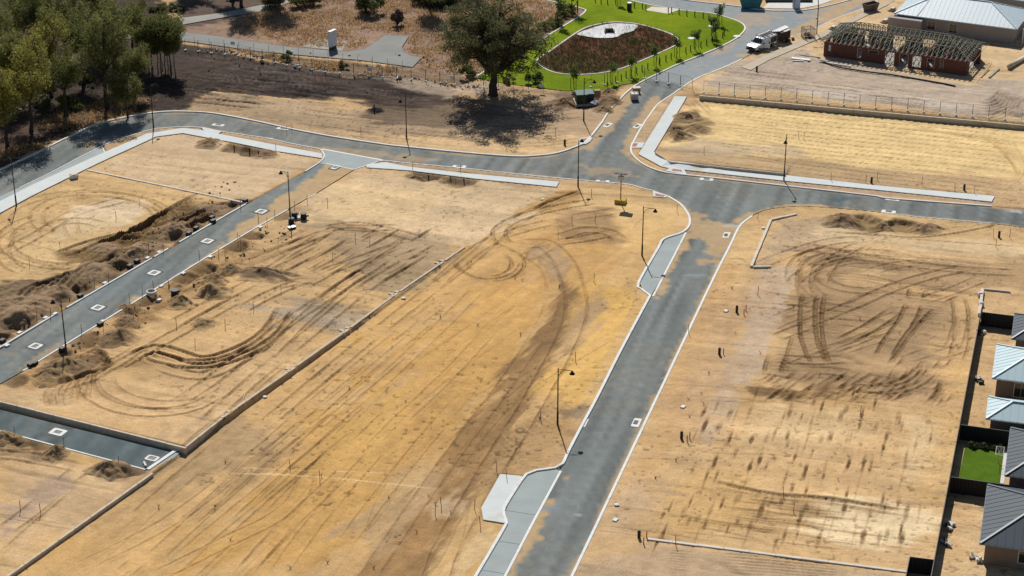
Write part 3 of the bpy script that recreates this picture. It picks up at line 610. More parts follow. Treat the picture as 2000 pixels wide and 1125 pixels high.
# footprints and clods
sp = vn(gx * 2.3, gy * 2.3, 81); spm = sm((fbm(gx * .06, gy * .06, 83, 3) - .46) / .12)
fpr = sm((sp - .80) / .08) * spm; disp -= fpr * .05; col *= (1 - .32 * fpr)[:, None]
n_r = fbm(gx * .45, gy * .45, 91, 5) - .5; n_r2 = np.abs(fbm(gx * 1.1, gy * 1.1, 93, 3) - .5)
disp += rough * (n_r * 2.6 - n_r2 * .9)
col *= np.clip(1 + (n_mid - .5) * .22 + (n_fine - .5) * .26, .6, 1.4)[:, None]
lum = col @ np.array([.3, .6, .1]); col *= (1 + .22 * sm((lum - .13) / .12))[:, None]
# keep the land under the paving
allow = np.ones(gx.size); cut = np.zeros(gx.size)
for pts, dp in DROP:
    i = bbsel(gx, gy, pts, 2.5)
    if len(i) == 0: continue
    dist = np.full(gx.size, 3.5); n_ = len(pts); ins = np.zeros(len(i), bool); x, y = gx[i], gy[i]
    for k in range(n_):
        p, q = pts[k], pts[(k + 1) % n_]; ii = bbsel(gx, gy, [p, q], 3.2)
        if len(ii): dist[ii] = np.minimum(dist[ii], seg_dist(gx[ii], gy[ii], [p, q])[0])
        if p[1] != q[1]: ins ^= ((p[1] > y) != (q[1] > y)) & (x < (q[0] - p[0]) * (y - p[1]) / (q[1] - p[1]) + p[0])
    s_ = np.where(ins, -dist[i], dist[i])
    allow[i] = np.minimum(allow[i], sm((s_ - .2) / (2.6 if pts is LANE or pts is ACC else 1.6))); cut[i] = np.maximum(cut[i], dp * (1 - sm((s_ - .02) / .26)))
far = sm((np.hypot(gx, gy - 240) - 230) / 200)
z0 = hb(gx, gy); disp = disp * allow * (1 - far) - cut
gz = z0 + disp - .02
idx = np.arange(NR * NC).reshape(NR, NC)
faces = np.stack([idx[:-1, :-1], idx[:-1, 1:], idx[1:, 1:], idx[1:, :-1]], -1).reshape(-1, 4)
earth = attr_mat('earth', 'Col', .96, ((1.6, .10), (6, .06)), .17)
gm = np_mesh('ground', np.column_stack([gx, gy, gz]), faces, earth); set_col(gm, 'Col', np.clip(col, .008, .9))
go = link('ground', gm); go['kind'] = 'structure'
GZ = gz.reshape(NR, NC); GCOL = col.reshape(NR, NC, 3)
def gsample(x, y):
    'finished ground height and colour at points'
    x = np.asarray(x, float); y = np.asarray(y, float); d = y * CC + HC * SS; u = 1000 + FPX * x / d; v = 562.5 - FPX * (y * SS - HC * CC) / d
    fi = np.interp(u, us, np.arange(NC)); fj = np.interp(-v, -vs_, np.arange(NR)); i = np.clip(fi.astype(int), 0, NC - 2); j = np.clip(fj.astype(int), 0, NR - 2); a = fi - i; b = fj - j
    z = (GZ[j, i] * (1 - a) + GZ[j, i + 1] * a) * (1 - b) + (GZ[j + 1, i] * (1 - a) + GZ[j + 1, i + 1] * a) * b
    return z, GCOL[j, i]
def gz_at(x, y):
    'height of the finished ground near (x, y)'
    return float(gsample([x], [y])[0][0])
def GG(u, v):
    x, y, z = G(u, v); return (x, y, gz_at(x, y))
# ------------------------------------------------------------------ asphalt with drifted sand
SANDPOLY = [(G2(p), a, sf, en) for p, a, sf, en in [
 ([(330,560),(420,485),(470,440),(520,405),(600,352),(640,322),(691,330),(648,358),(616,378),(560,410),(405,501),(300,566),(230,608),(260,580)], .95, 1.4, 1.0),
 ([(1346,412),(1372,418),(1385,432),(1420,436),(1450,420),(1500,405),(1480,414),(1467,421),(1448,435),(1437,450),(1424,480),(1405,520),(1385,500),(1372,520),(1378,480),(1366,455),(1352,470),(1340,455)], .85, 1.2, 1.4),
 ([(1337,455),(1356,460),(1340,490),(1318,515),(1300,545),(1308,568),(1290,580),(1272,590),(1287,550),(1313,500)], .95, .5, 1.1),
 ([(1085,975),(1068,990),(1058,1010),(1050,1055),(1030,1085),(1010,1105),(1000,1130),(984,1125),(1034,1025),(1062,975)], .95, .4, .8),
 ([(1098,930),(1115,930),(1112,938),(1098,936)], .9, .5, .5),
 ([(1160,262),(1177,240),(1192,216),(1207,199),(1233,174),(1248,178),(1225,205),(1205,230),(1190,260),(1172,280),(1150,290),(1120,296)], .8, 1.6, 1.0),
 ([(1265,227),(1249,251),(1236,275),(1230,289),(1234,303),(1251,318),(1230,312),(1215,290),(1225,262),(1240,235),(1262,200),(1300,175),(1287,200)], .85, 1.2, .8),
 ([(1130,325),(1200,330),(1240,345),(1180,345)], .45, 2, 2), ([(1480,408),(1560,396),(1700,408),(1560,402)], .9, .8, .5),
 ([(600,285),(700,290),(860,310),(800,317),(620,290)], .5, 2, 1.5), ([(820,290),(960,302),(940,308),(860,302)], .55, 1.2, 1), ([(150,300),(175,270),(190,275),(180,290)], .5, 1.5, 1),
 ([(360,245),(470,258),(440,256),(300,252)], .6, 1, .5), ([(1440,115),(1480,95),(1540,74),(1640,32),(1700,0),(1690,-20),(1600,30),(1530,62),(1460,92)], .8, 1.4, 1.0),
 ([(1560,30),(1640,5),(1660,15),(1600,40)], .5, 1.5, 1.5), ([(1440,25),(1530,25),(1500,50),(1440,50)], .45, 2, 2), ([(1400,95),(1440,80),(1430,95),(1380,112)], .5, 1.5, 1),
 ([(560,365),(640,330),(600,350)], .4, 1.5, 1), ([(30,725),(60,700),(120,665),(160,640),(100,690)], .5, .6, .4)]]
EDGES = [smooth_line(G2(K4), 1.5), smooth_line(G2(K3), 1.5), smooth_line(G2(K1), 2), smooth_line(G2(K5b), 2)]
TEARS = [(1360,537,1.6,.5,(150,160,165)), (1398,520,.8,.3,(170,170,165)), (1068,992,1.5,.5,(140,150,155)), (1130,1005,.5,.3,(190,180,160)), (840,312,1.2,.4,(150,158,160)), (1640,388,2.2,1.2,(78,98,104)), (1985,413,1.6,.4,(190,195,195)), (1430,440,1.6,.6,(205,195,175)), (1425,385,2,.3,(150,160,165)), (1600,36,1,.4,(190,195,195)), (20,690,1.2,.6,(150,140,120))]
def asphalt_col(tint):
    def f(x, y):
        n1 = fbm(x * .3, y * .3, 101, 4); n2 = fbm(x * 1.4, y * 1.4, 105, 3); n3 = fbm(x * .08, y * .08, 107, 3)
        c = np.empty((x.size, 3)); c[:] = S(*tint)
        c *= (1 + (n1 - .5) * .14 + (n2 - .5) * .14 + (vn((x * .96 - y * .28) * 1.3, (x * .28 + y * .96) * .06, 111) - .5) * .6 + (vn((x * .96 - y * .28) * 3.1, (x * .28 + y * .96) * .15, 113) - .5) * .34)[:, None]
        if tint[0] == 122:                                   # beyond the mesh fence the road is older and paler
            fa, fb = P(1258, 152), P(1360, 176); old = sm((y - fa[1] - (x - fa[0]) * (fb[1] - fa[1]) / (fb[0] - fa[0])) / 1.2)[:, None]; c = c * (1 - old) + S(150, 155, 152)[None, :] * old * (1 + (n2 - .5) * .2)[:, None]
        sand = S(198, 165, 118)
        fm = sm((n3 - .42) / .25) * sm((n2 - .30) / .4) * .10                       # dust film, in drifts
        ms = fm
        for pts, a, sf, en in SANDPOLY:
            i = bbsel(x, y, pts, sf + en + 1)
            if not len(i): continue
            s_ = sdf(x[i], y[i], pts) + (fbm(x[i] * .6, y[i] * .6, 109, 5) - .5) * 2.6 * en; sf = sf * .35
            ms[i] = np.maximum(ms[i], sm(.5 - s_ / sf) * a)
        for ln in EDGES:
            d, al, L = seg_dist(x, y, ln); ms = np.maximum(ms, sm((.42 + (n1 - .5) * 1.7 - d) / .5) * .8)
        c = c * (1 - ms[:, None]) + sand[None, :] * ms[:, None] * (1 + (n2 - .5) * .3)[:, None]
        for u, v, rx, ry, cc in TEARS:
            px_, py_, _ = G(u, v); d = np.hypot((x - px_) / rx, (y - py_) / ry) + (n2 - .5) * .9; wg = sm((1 - d) / .4) * .75
            c = c * (1 - wg[:, None]) + S(*cc)[None, :] * wg[:, None]
        return np.clip(c, .01, .9)
    return f
am = attr_mat('asphalt', 'Col', .9, ((9, .012), (30, .006)), .10, .2)
road_c = asphalt_col((122, 126, 120))
sheet('road', ROAD, -.10, am, .55, 0, road_c)
sheet('laneway', LANE, -.085, am, .5, 0, asphalt_col((122, 128, 123)))
sheet('access_road', ACC, -.08, am, .5, 0, asphalt_col((92, 103, 102)))
sheet('lane_entry', ENTRY, -.07, MATS['concrete_blue'], 1.2, .1)
tag(sheet('parking_bay', BAY_N, -.075, MATS['concrete_blue'], 1.2, .1))
sheet('parking_bay', BAY_W, -.06, MATS['concrete_blue'], 1.2, .1)
# the southern bay is cast in panels with open joints
bs = sheet('parking_bay', BAY_S, -.115, MATS['concrete_blue'], 1.2, .1)
def clip_poly(poly, p, n_):
    out = []
    for i in range(len(poly)):
        a = np.array(poly[i][:2]); b = np.array(poly[(i + 1) % len(poly)][:2]); da = (a - p) @ n_; db = (b - p) @ n_
        if da >= 0: out.append(a)
        if da * db < 0: out.append(a + (b - a) * da / (da - db))
    return out
bd = np.array(G(1092, 918)[:2]) - np.array(G(982, 1125)[:2]); bd /= np.hypot(*bd)
cuts = [np.array(G(*p)[:2]) for p in [(1010,999),(990,1058),(965,1116)]]
lim = [None] + cuts + [None]
for i in range(4):
    q = [np.array(p) for p in BAY_S]
    if lim[i] is not None: q = clip_poly(q, lim[i] - bd * .03, -bd)
    if lim[i + 1] is not None: q = clip_poly(q, lim[i + 1] + bd * .03, bd)
    sheet('concrete_panel', q, -.075, MATS['concrete_blue'], 1.5, .035, kind=None, parent=bs)
for k_, p in PATHS.items(): sheet('footpath', p, .03, MATS['concrete'], 1.5, .12)
sheet('concrete_pad', PAD, .03, MATS['concrete'], 1.5, .12)
for p in PADS.values(): sheet('kerb_ramp', p, .034, MATS['concrete'], 1.0, .1)
sheet('site_path', G2([(1447,131),(1466,137),(1500,118),(1604,74),(1660,47),(1735,9),(1760,-8),(1745,-10),(1738,1),(1687,24),(1604,64),(1500,105)]), .03, mat('packed_sand', (.47, .41, .32), .95, .12, .6, .3, dirt=((.42, .32, .20), .4, .6)), 1.5, .06)
sheet('bush_path', PATH_TOP, .02, MATS['old_concrete'], 2.0, .1); sheet('old_driveway', PATH_CUL, .024, mat('old_bitumen', (.23, .24, .235), .9, .12, .25, .1, dirt=((.36, .31, .23), .15, .6)), 2.0, .1)
sheet('slab_apron', [low(344,876), low(357,880), low(302,921), low(286,916)], -.02, MATS['concrete_blue'], 1, .1)
# kerbs
kerb('kerb', G2(K1[:26]), 1, .34, .07, deep=.3); kerb('kerb', G2(K1[25:-1]), 1, .3, .05, deep=.3)
kerb('kerb', G2(K2[1:-1]), 1, .3, .04); kerb('kerb', G2(K3[7:-2]), 1, .3, .05, deep=.3)
kerb('kerb', G2(K3[1:7]), 1, .25, .0); kerb('kerb', G2(K4[9:]), 1, .32, .045, smooth=True); kerb('kerb', G2(K4[2:5]), 1, .2, .005)
BK = [(928,1134),(993,1022),(991,1013),(987,998),(994,982),(1022,938),(1031,927),(1049,920),(1086,915),(1102,906),(1114,881),(1140,831),(1169,777),(1220,676),(1273,577)]
kerb('kerb', G2(BK), 1, .34, .07, deep=.3)
kerb('kerb', G2([(1273,577),(1255,563),(1250,552),(1288,485),(1299,467),(1333,455),(1348,442),(1350,427),(1345,415),(1331,398),(1307,383)]), 1, .34, .06, deep=.3)
kerb('kerb', G2([(1275,371),(1253,366),(1227,359),(1160,353),(1040,342),(909,328),(800,318),(747,313),(720,321),(691,330)]), 1, .25, .03)
kerb('kerb', G2([(950,1192),(982,1125),(1034,1025),(1092,918)]), -1, .32, -.055, smooth=False); kerb('kerb', G2([(1273,577),(1287,550),(1313,500),(1337,453)]), -1, .3, -.055, smooth=False)
kerb('kerb', G2([(1307,383),(1275,371)]), 1, .2, .0)
kerb('kerb', G2([(200,283),(245,267),(288,254),(301,251),(353,247),(399,249),(433,256),(521,269),(567,279),(609,287),(627,291),(633,298),(635,306),(624,318),(597,335)]), -1, .25, .04)
kerb('kerb', G2([(36,366),(85,343),(200,283),(206,297)]), -1, .22, .0, smooth=False)
kerb('kerb', G2([(627,291),(747,313)]), 1, .4, -.05, smooth=False); kerb('kerb', G2([(636,319),(691,331)]), 1, .25, -.05, smooth=False)
for a, b in (((481,399),(352,473)),((330,486),(303,502)),((298,505),(132,601)),((110,614),(-90,734))): kerb('kerb', G2([b, a]), 1, .26, .06, smooth=False)
kerb('kerb', G2([(560,409),(500,443),(405,500),(43,724)]), 1, .26, .06, smooth=False); kerb('kerb', G2([(616,377),(598,387)]), 1, .2, .02, smooth=False)
kerb('kerb', [low(285,916), low(0,840), low(-90,817)], 1, .25, .04, smooth=False); kerb('kerb', [low(344,876), low(285,916)], 1, .45, .08, smooth=False)
# lawn, reed bed and garden edging
def lawn_col(x, y):
    n1 = fbm(x * .12, y * .12, 121, 4); n2 = fbm(x * 1.1, y * 1.1, 123, 3)
    c = np.empty((x.size, 3)); c[:] = S(130, 146, 26); wg = sm((n1 - .42) / .2)[:, None]
    c = c * (1 - wg) + S(112, 132, 22)[None, :] * wg
    return c * (1 + (n2 - .5) * .35)[:, None]
gmat = attr_mat('turf', 'Col', .9, ((6, .05), (18, .04)), .16, .03)
sheet('lawn', LAWN, .0, gmat, .9, .0, lawn_col, wob=lambda x, y: (fbm(x * .5, y * .5, 125, 3) - .5) * .05 - .95 * sm((-sdf(x, y, POND) - .1) / 1.0))
def pond_col(x, y):
    n1 = fbm(x * .25, y * .25, 131, 4); c = np.empty((x.size, 3)); c[:] = S(112, 68, 52)
    gp = sm((fbm(x * .1, y * .1, 133, 2) - .3 + (P(1200, 110)[1] - y) * .03) / .3)[:, None]
    c = c * (1 - gp * .6) + S(96, 86, 48)[None, :] * gp * .6
    c *= (1 + (n1 - .5) * .5)[:, None]; return c
pz = lambda x, y: -.5 * sm(-sdf(x, y, POND) / 3.5)
sheet('reed_bed', POND, .06, attr_mat('mulch', 'Col', .95, ((5, .06), (20, .03)), .2), .8, .0, pond_col, wob=pz)
kerb('garden_edging', POND + [POND[0]], 1, .28, .08, deep=.1)
WATER = smooth_line(G2([(1126,69),(1150,58),(1178,50),(1207,47),(1245,50.5),(1238,57),(1215,63),(1205,69),(1183,71),(1150,70)]), .8, True)
wm, wt, wb = nodes('water'); wb.inputs['Base Color'].default_value = (.10, .12, .13, 1); wb.inputs['Roughness'].default_value = .06; wb.inputs['Specular IOR Level'].default_value = .9
nz = new(wt, 'ShaderNodeTexNoise'); nz.inputs['Scale'].default_value = 2.5; gg = new(wt, 'ShaderNodeNewGeometry'); wt.links.new(gg.outputs['Position'], nz.inputs['Vector'])
bp_ = new(wt, 'ShaderNodeBump'); bp_.inputs['Strength'].default_value = .5; bp_.inputs['Distance'].default_value = .1; wt.links.new(nz.outputs[0], bp_.inputs['Height']); wt.links.new(bp_.outputs[0], wb.inputs['Normal']); MATS['water'] = wm
mat('pale_stone', (.62, .64, .66), .7, .2, 1.2, .5)
sheet('stone_pitching', WATER, -.0, MATS['pale_stone'], .8, .0, wob=lambda x, y: pz(x, y) + .22)
kerb('garden_edging', G2([(931,152),(943,143),(1010,105),(1047,85),(1073,69),(1127,36),(1144,23),(1137,16),(1060,-2)]), 1, .3, .08, deep=.1)
# ------------------------------------------------------------------ shared materials for things
mat('limestone', (.54, .46, .36), .9, .14, 1.2, .5, dirt=((.34, .25, .15), .5, .60))
mat('limestone_pale', (.62, .57, .50), .9, .10, 1.0, .4, dirt=((.45, .36, .25), .5, .62))
mat('black_paint', (.022, .021, .022), .45, .1, 4); mat('black_plastic', (.02, .02, .022), .5, .15, 5); mat('dark_steel', (.05, .05, .05), .5, .15, 5, metal=.3)
mat('galv', (.42, .43, .44), .45, .1, 4, metal=.6); mat('white_paint', (.74, .75, .76), .5, .05, 2); mat('white_dull', (.60, .60, .58), .8, .1, 2)
mat('charcoal_fence', (.028, .03, .032), .55, .06, .4, dirt=((.10, .085, .06), .6, .66)); mat('dark_void', (.01, .01, .01), .9)
mat('timber_grey', (.30, .31, .25), .85, .22, 2.2); mat('timber', (.36, .25, .14), .85, .2, 3); mat('yellow_block', (.50, .33, .07), .85, .15, 2.5, .2, dirt=((.42, .32, .18), 1.5, .55))
mat('brick_red', (.150, .062, .047), .9, .22, 4.0, .5, bscale=9); mat('render_grey', (.34, .32, .30), .9, .06, .8, .1); mat('render_tan', (.22, .17, .13), .9, .08, .8, .1)
mat('glass_dark', (.02, .025, .03), .08, .0, 1, spec=.8); mat('roof_blue', (.55, .66, .74), .4, .04, .3, spec=.4); mat('roof_slate', (.056, .076, .102), .5, .06, .3, spec=.25); mat('roof_teal', (.46, .60, .66), .42, .04, .3, spec=.4)
mat('kiosk_green_lit', (.055, .13, .13), .28, .08, 2, spec=.5); mat('kiosk_green_shaded', (.016, .040, .030), .5, .08, 2); mat('rust', (.20, .10, .055), .85, .3, 3); mat('red_tactile', (.36, .14, .13), .85, .2, 3, .3, dirt=((.42, .34, .26), 1.2, .5))  # kiosk: one green paint, sunlit lid and shaded sides put into its two colours
mat('blue_plastic', (.03, .08, .22), .4, .1, 3); mat('skip_teal', (.045, .20, .22), .55, .25, 1.5); mat('solar', (.035, .07, .16), .12, .05, 2, spec=.7); mat('orange', (.50, .20, .03), .7, .15, 4); mat('red_paint', (.45, .04, .03), .6)
mat('tyre', (.015, .015, .016), .9); mat('fence_sign', (.62, .66, .68), .7, .05, 3)
earth_m = MATS['earth']

# ------------------------------------------------------------------ walls
def rail_wall(name, label, pts, hts, thick=.34, m='limestone', panel=2.4, group=None, cat='wall', base=.35, pier=None):
    'low wall of panels standing on the land; pts are (x, y) of the front top edge, hts the top heights'
    w_ = thing(name, label, cat, (*pts[0], hbf(*pts[0])), group=group); o0 = Vector((*pts[0], hbf(*pts[0])))
    for (a, b, za, zb) in zip(pts, pts[1:], hts, hts[1:]):
        a = np.array(a); b = np.array(b); L = np.hypot(*(b - a)); d = (b - a) / L; nn = np.array([-d[1], d[0]]); n = max(1, round(L / panel))
        for i in range(n):
            p = a + d * (L * i / n + (.012 if i else 0)); q = a + d * (L * (i + 1) / n - .012); zt = za + (zb - za) * (i + .5) / n + random.uniform(-.012, .012); off = random.uniform(-.01, .01)
            z0_ = min(hbf(*(p - nn * .6)), hbf(*(p + nn * .8))) - base
            poly = [tuple(p + nn * off - np.array(o0[:2])), tuple(q + nn * off - np.array(o0[:2])), tuple(q + nn * (thick + off) - np.array(o0[:2])), tuple(p + nn * (thick + off) - np.array(o0[:2]))]
            MB().prism(poly, z0_ - o0.z, zt - o0.z).build('wall_block', m, w_, bevel=.02)
    return w_
top = lambda u, v, z: np.array(P(u, v, z))
# long stepped wall: short offset piers between the runs
JN = [(909,482),(864,513),(775,574),(679,645),(573,720),(445,809),(365,872)]
lw = thing('retaining_wall', 'long stepped limestone retaining wall running diagonally between the central lots', 'wall', (*W0, 0))
for i in range(len(JN) - 1):
    za = .22 + .50 * i / 6 + .07; zb = za + .07
    a = top(*JN[i], za); b = top(*JN[i + 1], zb); L = np.hypot(*(b - a)); d = (b - a) / L; nn = np.array([d[1], -d[0]])
    if nn @ WN < 0: nn = -nn
    a = a + d * (.9 if i else 0); b = b - d * (.9 if i < 5 else 0); L = np.hypot(*(b - a)); n = round(L / 2.4)
    for j in range(n):
        p = a + d * (L * j / n + .012); q = a + d * (L * (j + 1) / n - .012); zt = za + (zb - za) * j / n
        poly = [tuple(c_ - W0) for c_ in (p, q, q + nn * .30, p + nn * .30)]
        MB().prism(poly, -.4, zt).build('wall_block', 'limestone', lw, bevel=.025)
    if i < 5:
        c_ = b + d * .9; zt = zb
        for k_, (s0, s1, t0, t1, dz) in enumerate([(-.9, -.45, .16, .75, -.02), (-.45, .45, -.02, .34, -.05), (.1, .5, .3, .95, .02), (.5, .92, -.05, .36, .04)]):
            poly = [tuple(c_ + d * s_ + nn * t_ - W0) for s_, t_ in ((s0, t0), (s1, t0), (s1, t1), (s0, t1))]
            MB().prism(poly, -.4, zt + dz).build('pier_block', 'limestone', lw, bevel=.02)
rail_wall('retaining_wall', 'pale limestone retaining wall along the upper edge of the dead-end access road', [top(365,873,.79), top(0,782,.81), top(-90,759,.82)], [.79, .81, .82], .32)
rail_wall('retaining_wall', 'limestone retaining wall descending to the bottom left corner below the road end', [top(15,1127,.38), top(300,924,.36)], [.38, .36], .3, 'limestone')
rail_wall('retaining_wall', 'long brown retaining wall under the mesh fence across the upper right lots', [top(1366,187,.68), top(2010,246,.68)], [.68, .68], .34)
rail_wall('retaining_wall', 'thin low retaining wall behind the footpath on the upper right corner', [top(1279,297,.35), top(1309,316,.36), top(1535,339,.38)], [.35, .36, .38], .2, 'limestone')
rail_wall('retaining_wall', 'bent low limestone wall standing alone on the corner lot right of the junction', [top(1470,519,.25), top(1508,428,.22), top(1557,418,.12)], [.25, .22, .12], .34, 'limestone_pale')
rail_wall('retaining_wall', 'short stub of limestone wall pointing right from the bent corner wall', [top(1472,520,.28), top(1507,521,.14)], [.28, .14], .3, 'limestone_pale')
rail_wall('retaining_wall', 'white topped low wall crossing the sand near the bottom right edge', [top(1263,1053,.12), top(1774,1118,.14)], [.12, .14], .36, 'limestone_pale')
rail_wall('retaining_wall', 'short pale wall beside the fence above the slate roofed house', [top(1916,612,.45), top(1922,563,.45)], [.45, .45], .36, 'limestone_pale')
rail_wall('retaining_wall', 'low pale edging wall at the top of the fenced sand yard', [top(1922,563,.3), top(1974,570,.2)], [.3, .2], .2, 'limestone_pale')
rail_wall('garden_edging', 'thin white boundary edging between the two upper left lots', [np.array(G(168,333)[:2]), np.array(G(481,398)[:2])], [hbf(*G(168,333)[:2]) + .09, hbf(*G(481,398)[:2]) + .09], .34, 'limestone_pale', cat='edging')

# ------------------------------------------------------------------ street lamps
def lamp_proto():
    r = thing('street_lamp', 'street lamp', 'street lamp', (0, 0, 0), 0, 'black bell-head street lamps along the new roads')
    MB().tube([(0, 0, -.3), (0, 0, .05), (0, 0, 1.5), (0, 0, 1.55)], [.12, .115, .105, .075], 10).build('base_section', 'black_paint', r, True)
    MB().tube([(0, 0, 1.5), (0, 0, 4), (0, 0, 6.75), (0, 0, 6.85)], [.078, .068, .055, .03], 8).build('pole', 'black_paint', r, True)
    pts = [(0, 0, 5.6)] + [(.85 * (1 - math.cos(a)) * 1.1, 0, 5.6 + .95 * math.sin(a)) for a in [R(15 * k) for k in range(1, 7)]] + [(1.35, 0, 6.5), (1.5, 0, 6.42)]
    MB().tube(pts, .032, 6).build('bracket', 'black_paint', r, True)
    MB().tube([(0, 0, 6.66), (.75, 0, 6.62), (1.4, 0, 6.5)], .022, 6).build('tie_rod', 'black_paint', r, True)
    hd = MB().tube([(1.5, 0, 6.5), (1.5, 0, 6.42), (1.5, 0, 6.28), (1.5, 0, 6.12), (1.5, 0, 6.08)], [.05, .10, .17, .30, .31], 14).build('lamp_head', 'black_paint', r, True)
    MB().tube([(1.5, 0, 6.075), (1.5, 0, 6.03)], [.2, .14], 12).build('diffuser', 'white_dull', hd, True)
    return r
lp = lamp_proto()
LAMPS = [((1089,828), (1.5, 0), 'black street lamp on the sand just above the lower parking bay'),
 ((1254,499), (1.5, 0), 'black street lamp whose shadow falls across the upper parking bay'),
 ((1129,364), (.5, 1.4), 'black street lamp at the road junction left of the solar light tower'),
 ((1531,352), (-.3, -1.4), 'black street lamp on the verge beside the right hand footpath'),
 ((794,270), (-.7, -1.3), 'black street lamp on the far verge left of the big tree shadow'),
 ((1140,236), (1.5, -.1), 'black street lamp standing in front of the green transformer kiosk'),
 ((567,428), (-1, 1), 'black street lamp above the black drums beside the laneway'),
 ((130,692), (-1.1, .9), 'black street lamp beside the lower laneway among the sand heaps'),
 ((300,250), (.6, 1.3), 'black street lamp at the outer bend of the road below the bush'),
 ((32,402), (-.6, 1.3), 'black street lamp near the left edge in the shadow of the bush')]
for i, ((u, v), d, lab) in enumerate(LAMPS):
    o = lp if i == 0 else copy_tree(lp); x, y, z = G(u, v); o.location = (x, y, z - .02); o.rotation_euler = (0, 0, math.atan2(d[1], d[0])); o['label'] = lab
x, y, z = G(1595, 66)
t = thing('street_lamp', 'tall curved galvanised street lamp beside the wire cage at top right', 'street lamp', (x, y, z), R(175))
MB().tube([(0, 0, -.3), (0, 0, 4.8), (.1, 0, 5.8), (.5, 0, 6.7), (1.2, 0, 7.3), (2.0, 0, 7.5)], [.09, .075, .07, .06, .05, .045], 10).build('pole', 'dark_steel', t, True)
MB().box(1.9, 2.5, -.13, .13, 7.42, 7.55).build('lamp_head', 'galv', t, bevel=.03); MB().box(-.1, .35, -.1, .1, 2.6, 2.9).build('sign_bracket', 'galv', t)
# solar light tower
x, y, z = G(1212, 396)
t = thing('solar_light_tower', 'solar light tower on a yellow block at the corner of the junction', 'light tower', (x, y, z), R(-15))
MB().box(-.75, .75, -.6, .6, -.1, .55).build('ballast_block', 'yellow_block', t, bevel=.05); MB().tube([(0, 0, .5), (0, 0, 4.2)], .065, 10).build('pole', 'dark_steel', t, True)
MB().box(-.4, .4, -.22, .2, 3.35, 3.9).build('battery_box', 'white_dull', t, bevel=.03)
mm = Matrix.Translation((0, 0, 4.25)) @ Matrix.Rotation(R(-14), 4, 'X'); pn = MB().box(-.85, .85, -.55, .55, -.03, .03, mm).build('solar_panel', 'solar', t)
MB().box(-.88, .88, -.58, .58, -.05, -.031, mm).build('panel_frame', 'galv', pn)
for k in (-.84, -.29, .28, .83): MB().box(k - .012, k + .012, -.56, .56, .03, .04, mm).build('frame_bar', 'galv', pn)

# ------------------------------------------------------------------ drains, manholes, kerb ramps
def rnd_rect(a, b, r, n=4):
    out = []
    for cx, cy, s in ((a - r, b - r, 0), (-a + r, b - r, 90), (-a + r, -b + r, 180), (a - r, -b + r, 270)):
        out += [(cx + r * math.cos(R(s + 90 * k / n)), cy + r * math.sin(R(s + 90 * k / n))) for k in range(n + 1)]
    return out
def manhole(u, v, ang, lab, w_=1.5, l_=1.15, dz=-.085, z=None):
    x, y, zz = G(u, v) if z is None else (*P(u, v, z), z)
    t = thing('manhole', lab, 'manhole', (x, y, zz + dz), ang, 'concrete manhole surrounds set in the laneway')
    o = rnd_rect(w_ * .5, l_ * .5, .2); i_ = rnd_rect(.42, .32, .03, 4); n = len(o)
    m_ = MB(); m_.add([(*p, .055) for p in o] + [(*p, .055) for p in i_] + [(*p, -.1) for p in o], [(k, (k + 1) % n, n + (k + 1) % n, n + k) for k in range(n)] + [(2 * n + k, 2 * n + (k + 1) % n, (k + 1) % n, k) for k in range(n)]); m_.build('concrete_surround', 'kerb', t)
    MB().box(-.42, .42, -.32, .32, -.05, .02).build('cover', 'dark_steel', t)
    MB().add([(*p, .012) for p in rnd_rect(w_ * .5 + .3, l_ * .5 + .28, .3)], [tuple(range(20))]).build('asphalt_patch', 'patch', t)
mat('patch', (.11, .115, .12), .9, .15, 4)
AL = R(62.3)
for (u, v), lab in zip([(510,412),(405,470),(301,532),(191,600),(69,675)], ['square concrete manhole in the laneway below the street lamp, first from the top', 'square concrete manhole in the laneway, second from the top', 'square concrete manhole in the laneway, third from the top', 'square concrete manhole in the laneway, second from the bottom', 'square concrete manhole in the laneway nearest the left edge']): manhole(u, v, AL, lab, 1.35, 1.35)
manhole(655, 326, AL, 'concrete manhole at the sandy mouth of the laneway', 1.5, .9)
manhole(113, 843, R(-24), 'concrete manhole in the dead-end access road', 1.7, 1.3, -.08, LOWZ); manhole(297, 894, R(-24), 'concrete manhole at the closed end of the access road', 1.4, 1.0, -.08, LOWZ)
def drain(uv, ang, lab):
    x, y, z = G(*uv); t = thing('drain_pit', lab, 'drain', (x, y, z - .10), ang, 'kerb side drain pits')
    MB().prism(rnd_rect(.95, .42, .15), -.1, .03).build('concrete_apron', 'kerb', t); MB().box(-.42, .42, -.16, .3, .0, .055).build('grate', 'dark_steel', t)
    for k in range(5): MB().box(-.36 + k * .18, -.32 + k * .18, -.14, .28, .055, .07).build('grate_bar', 'black_paint', t)
for a in [((1419,458), R(74), 'drain pit against the right kerb just below the junction'), ((1243,824), R(74), 'drain pit against the right kerb midway down the main road'), ((897,324), R(-8), 'drain pit on the lower kerb above the central footpath'), ((520,270), R(-17), 'drain pit on the lower kerb of the curved road, left side'), ((553,250), R(-17), 'drain pit on the upper kerb of the curved road'),
          ((1187,243), R(62), 'drain pit by the left kerb beside the kiosk lamp'), ((1245,245), R(62), 'drain pit by the right kerb beside the corner footpath'), ((1177,353), R(-8), 'drain pit on the lower kerb below the junction'), ((1380,349), R(-12), 'drain pit on the upper kerb right of the junction'), ((1743,388), R(-15), 'drain pit on the upper kerb of the right hand road'), ((1736,412), R(-15), 'drain pit on the lower kerb of the right hand road'),
          ((1139,824), R(74), 'pale drain pit with a kerb hood left of the main road'), ((426,243), R(-15), 'flat concrete pit cover in the bend of the curved road')]: drain(*a)
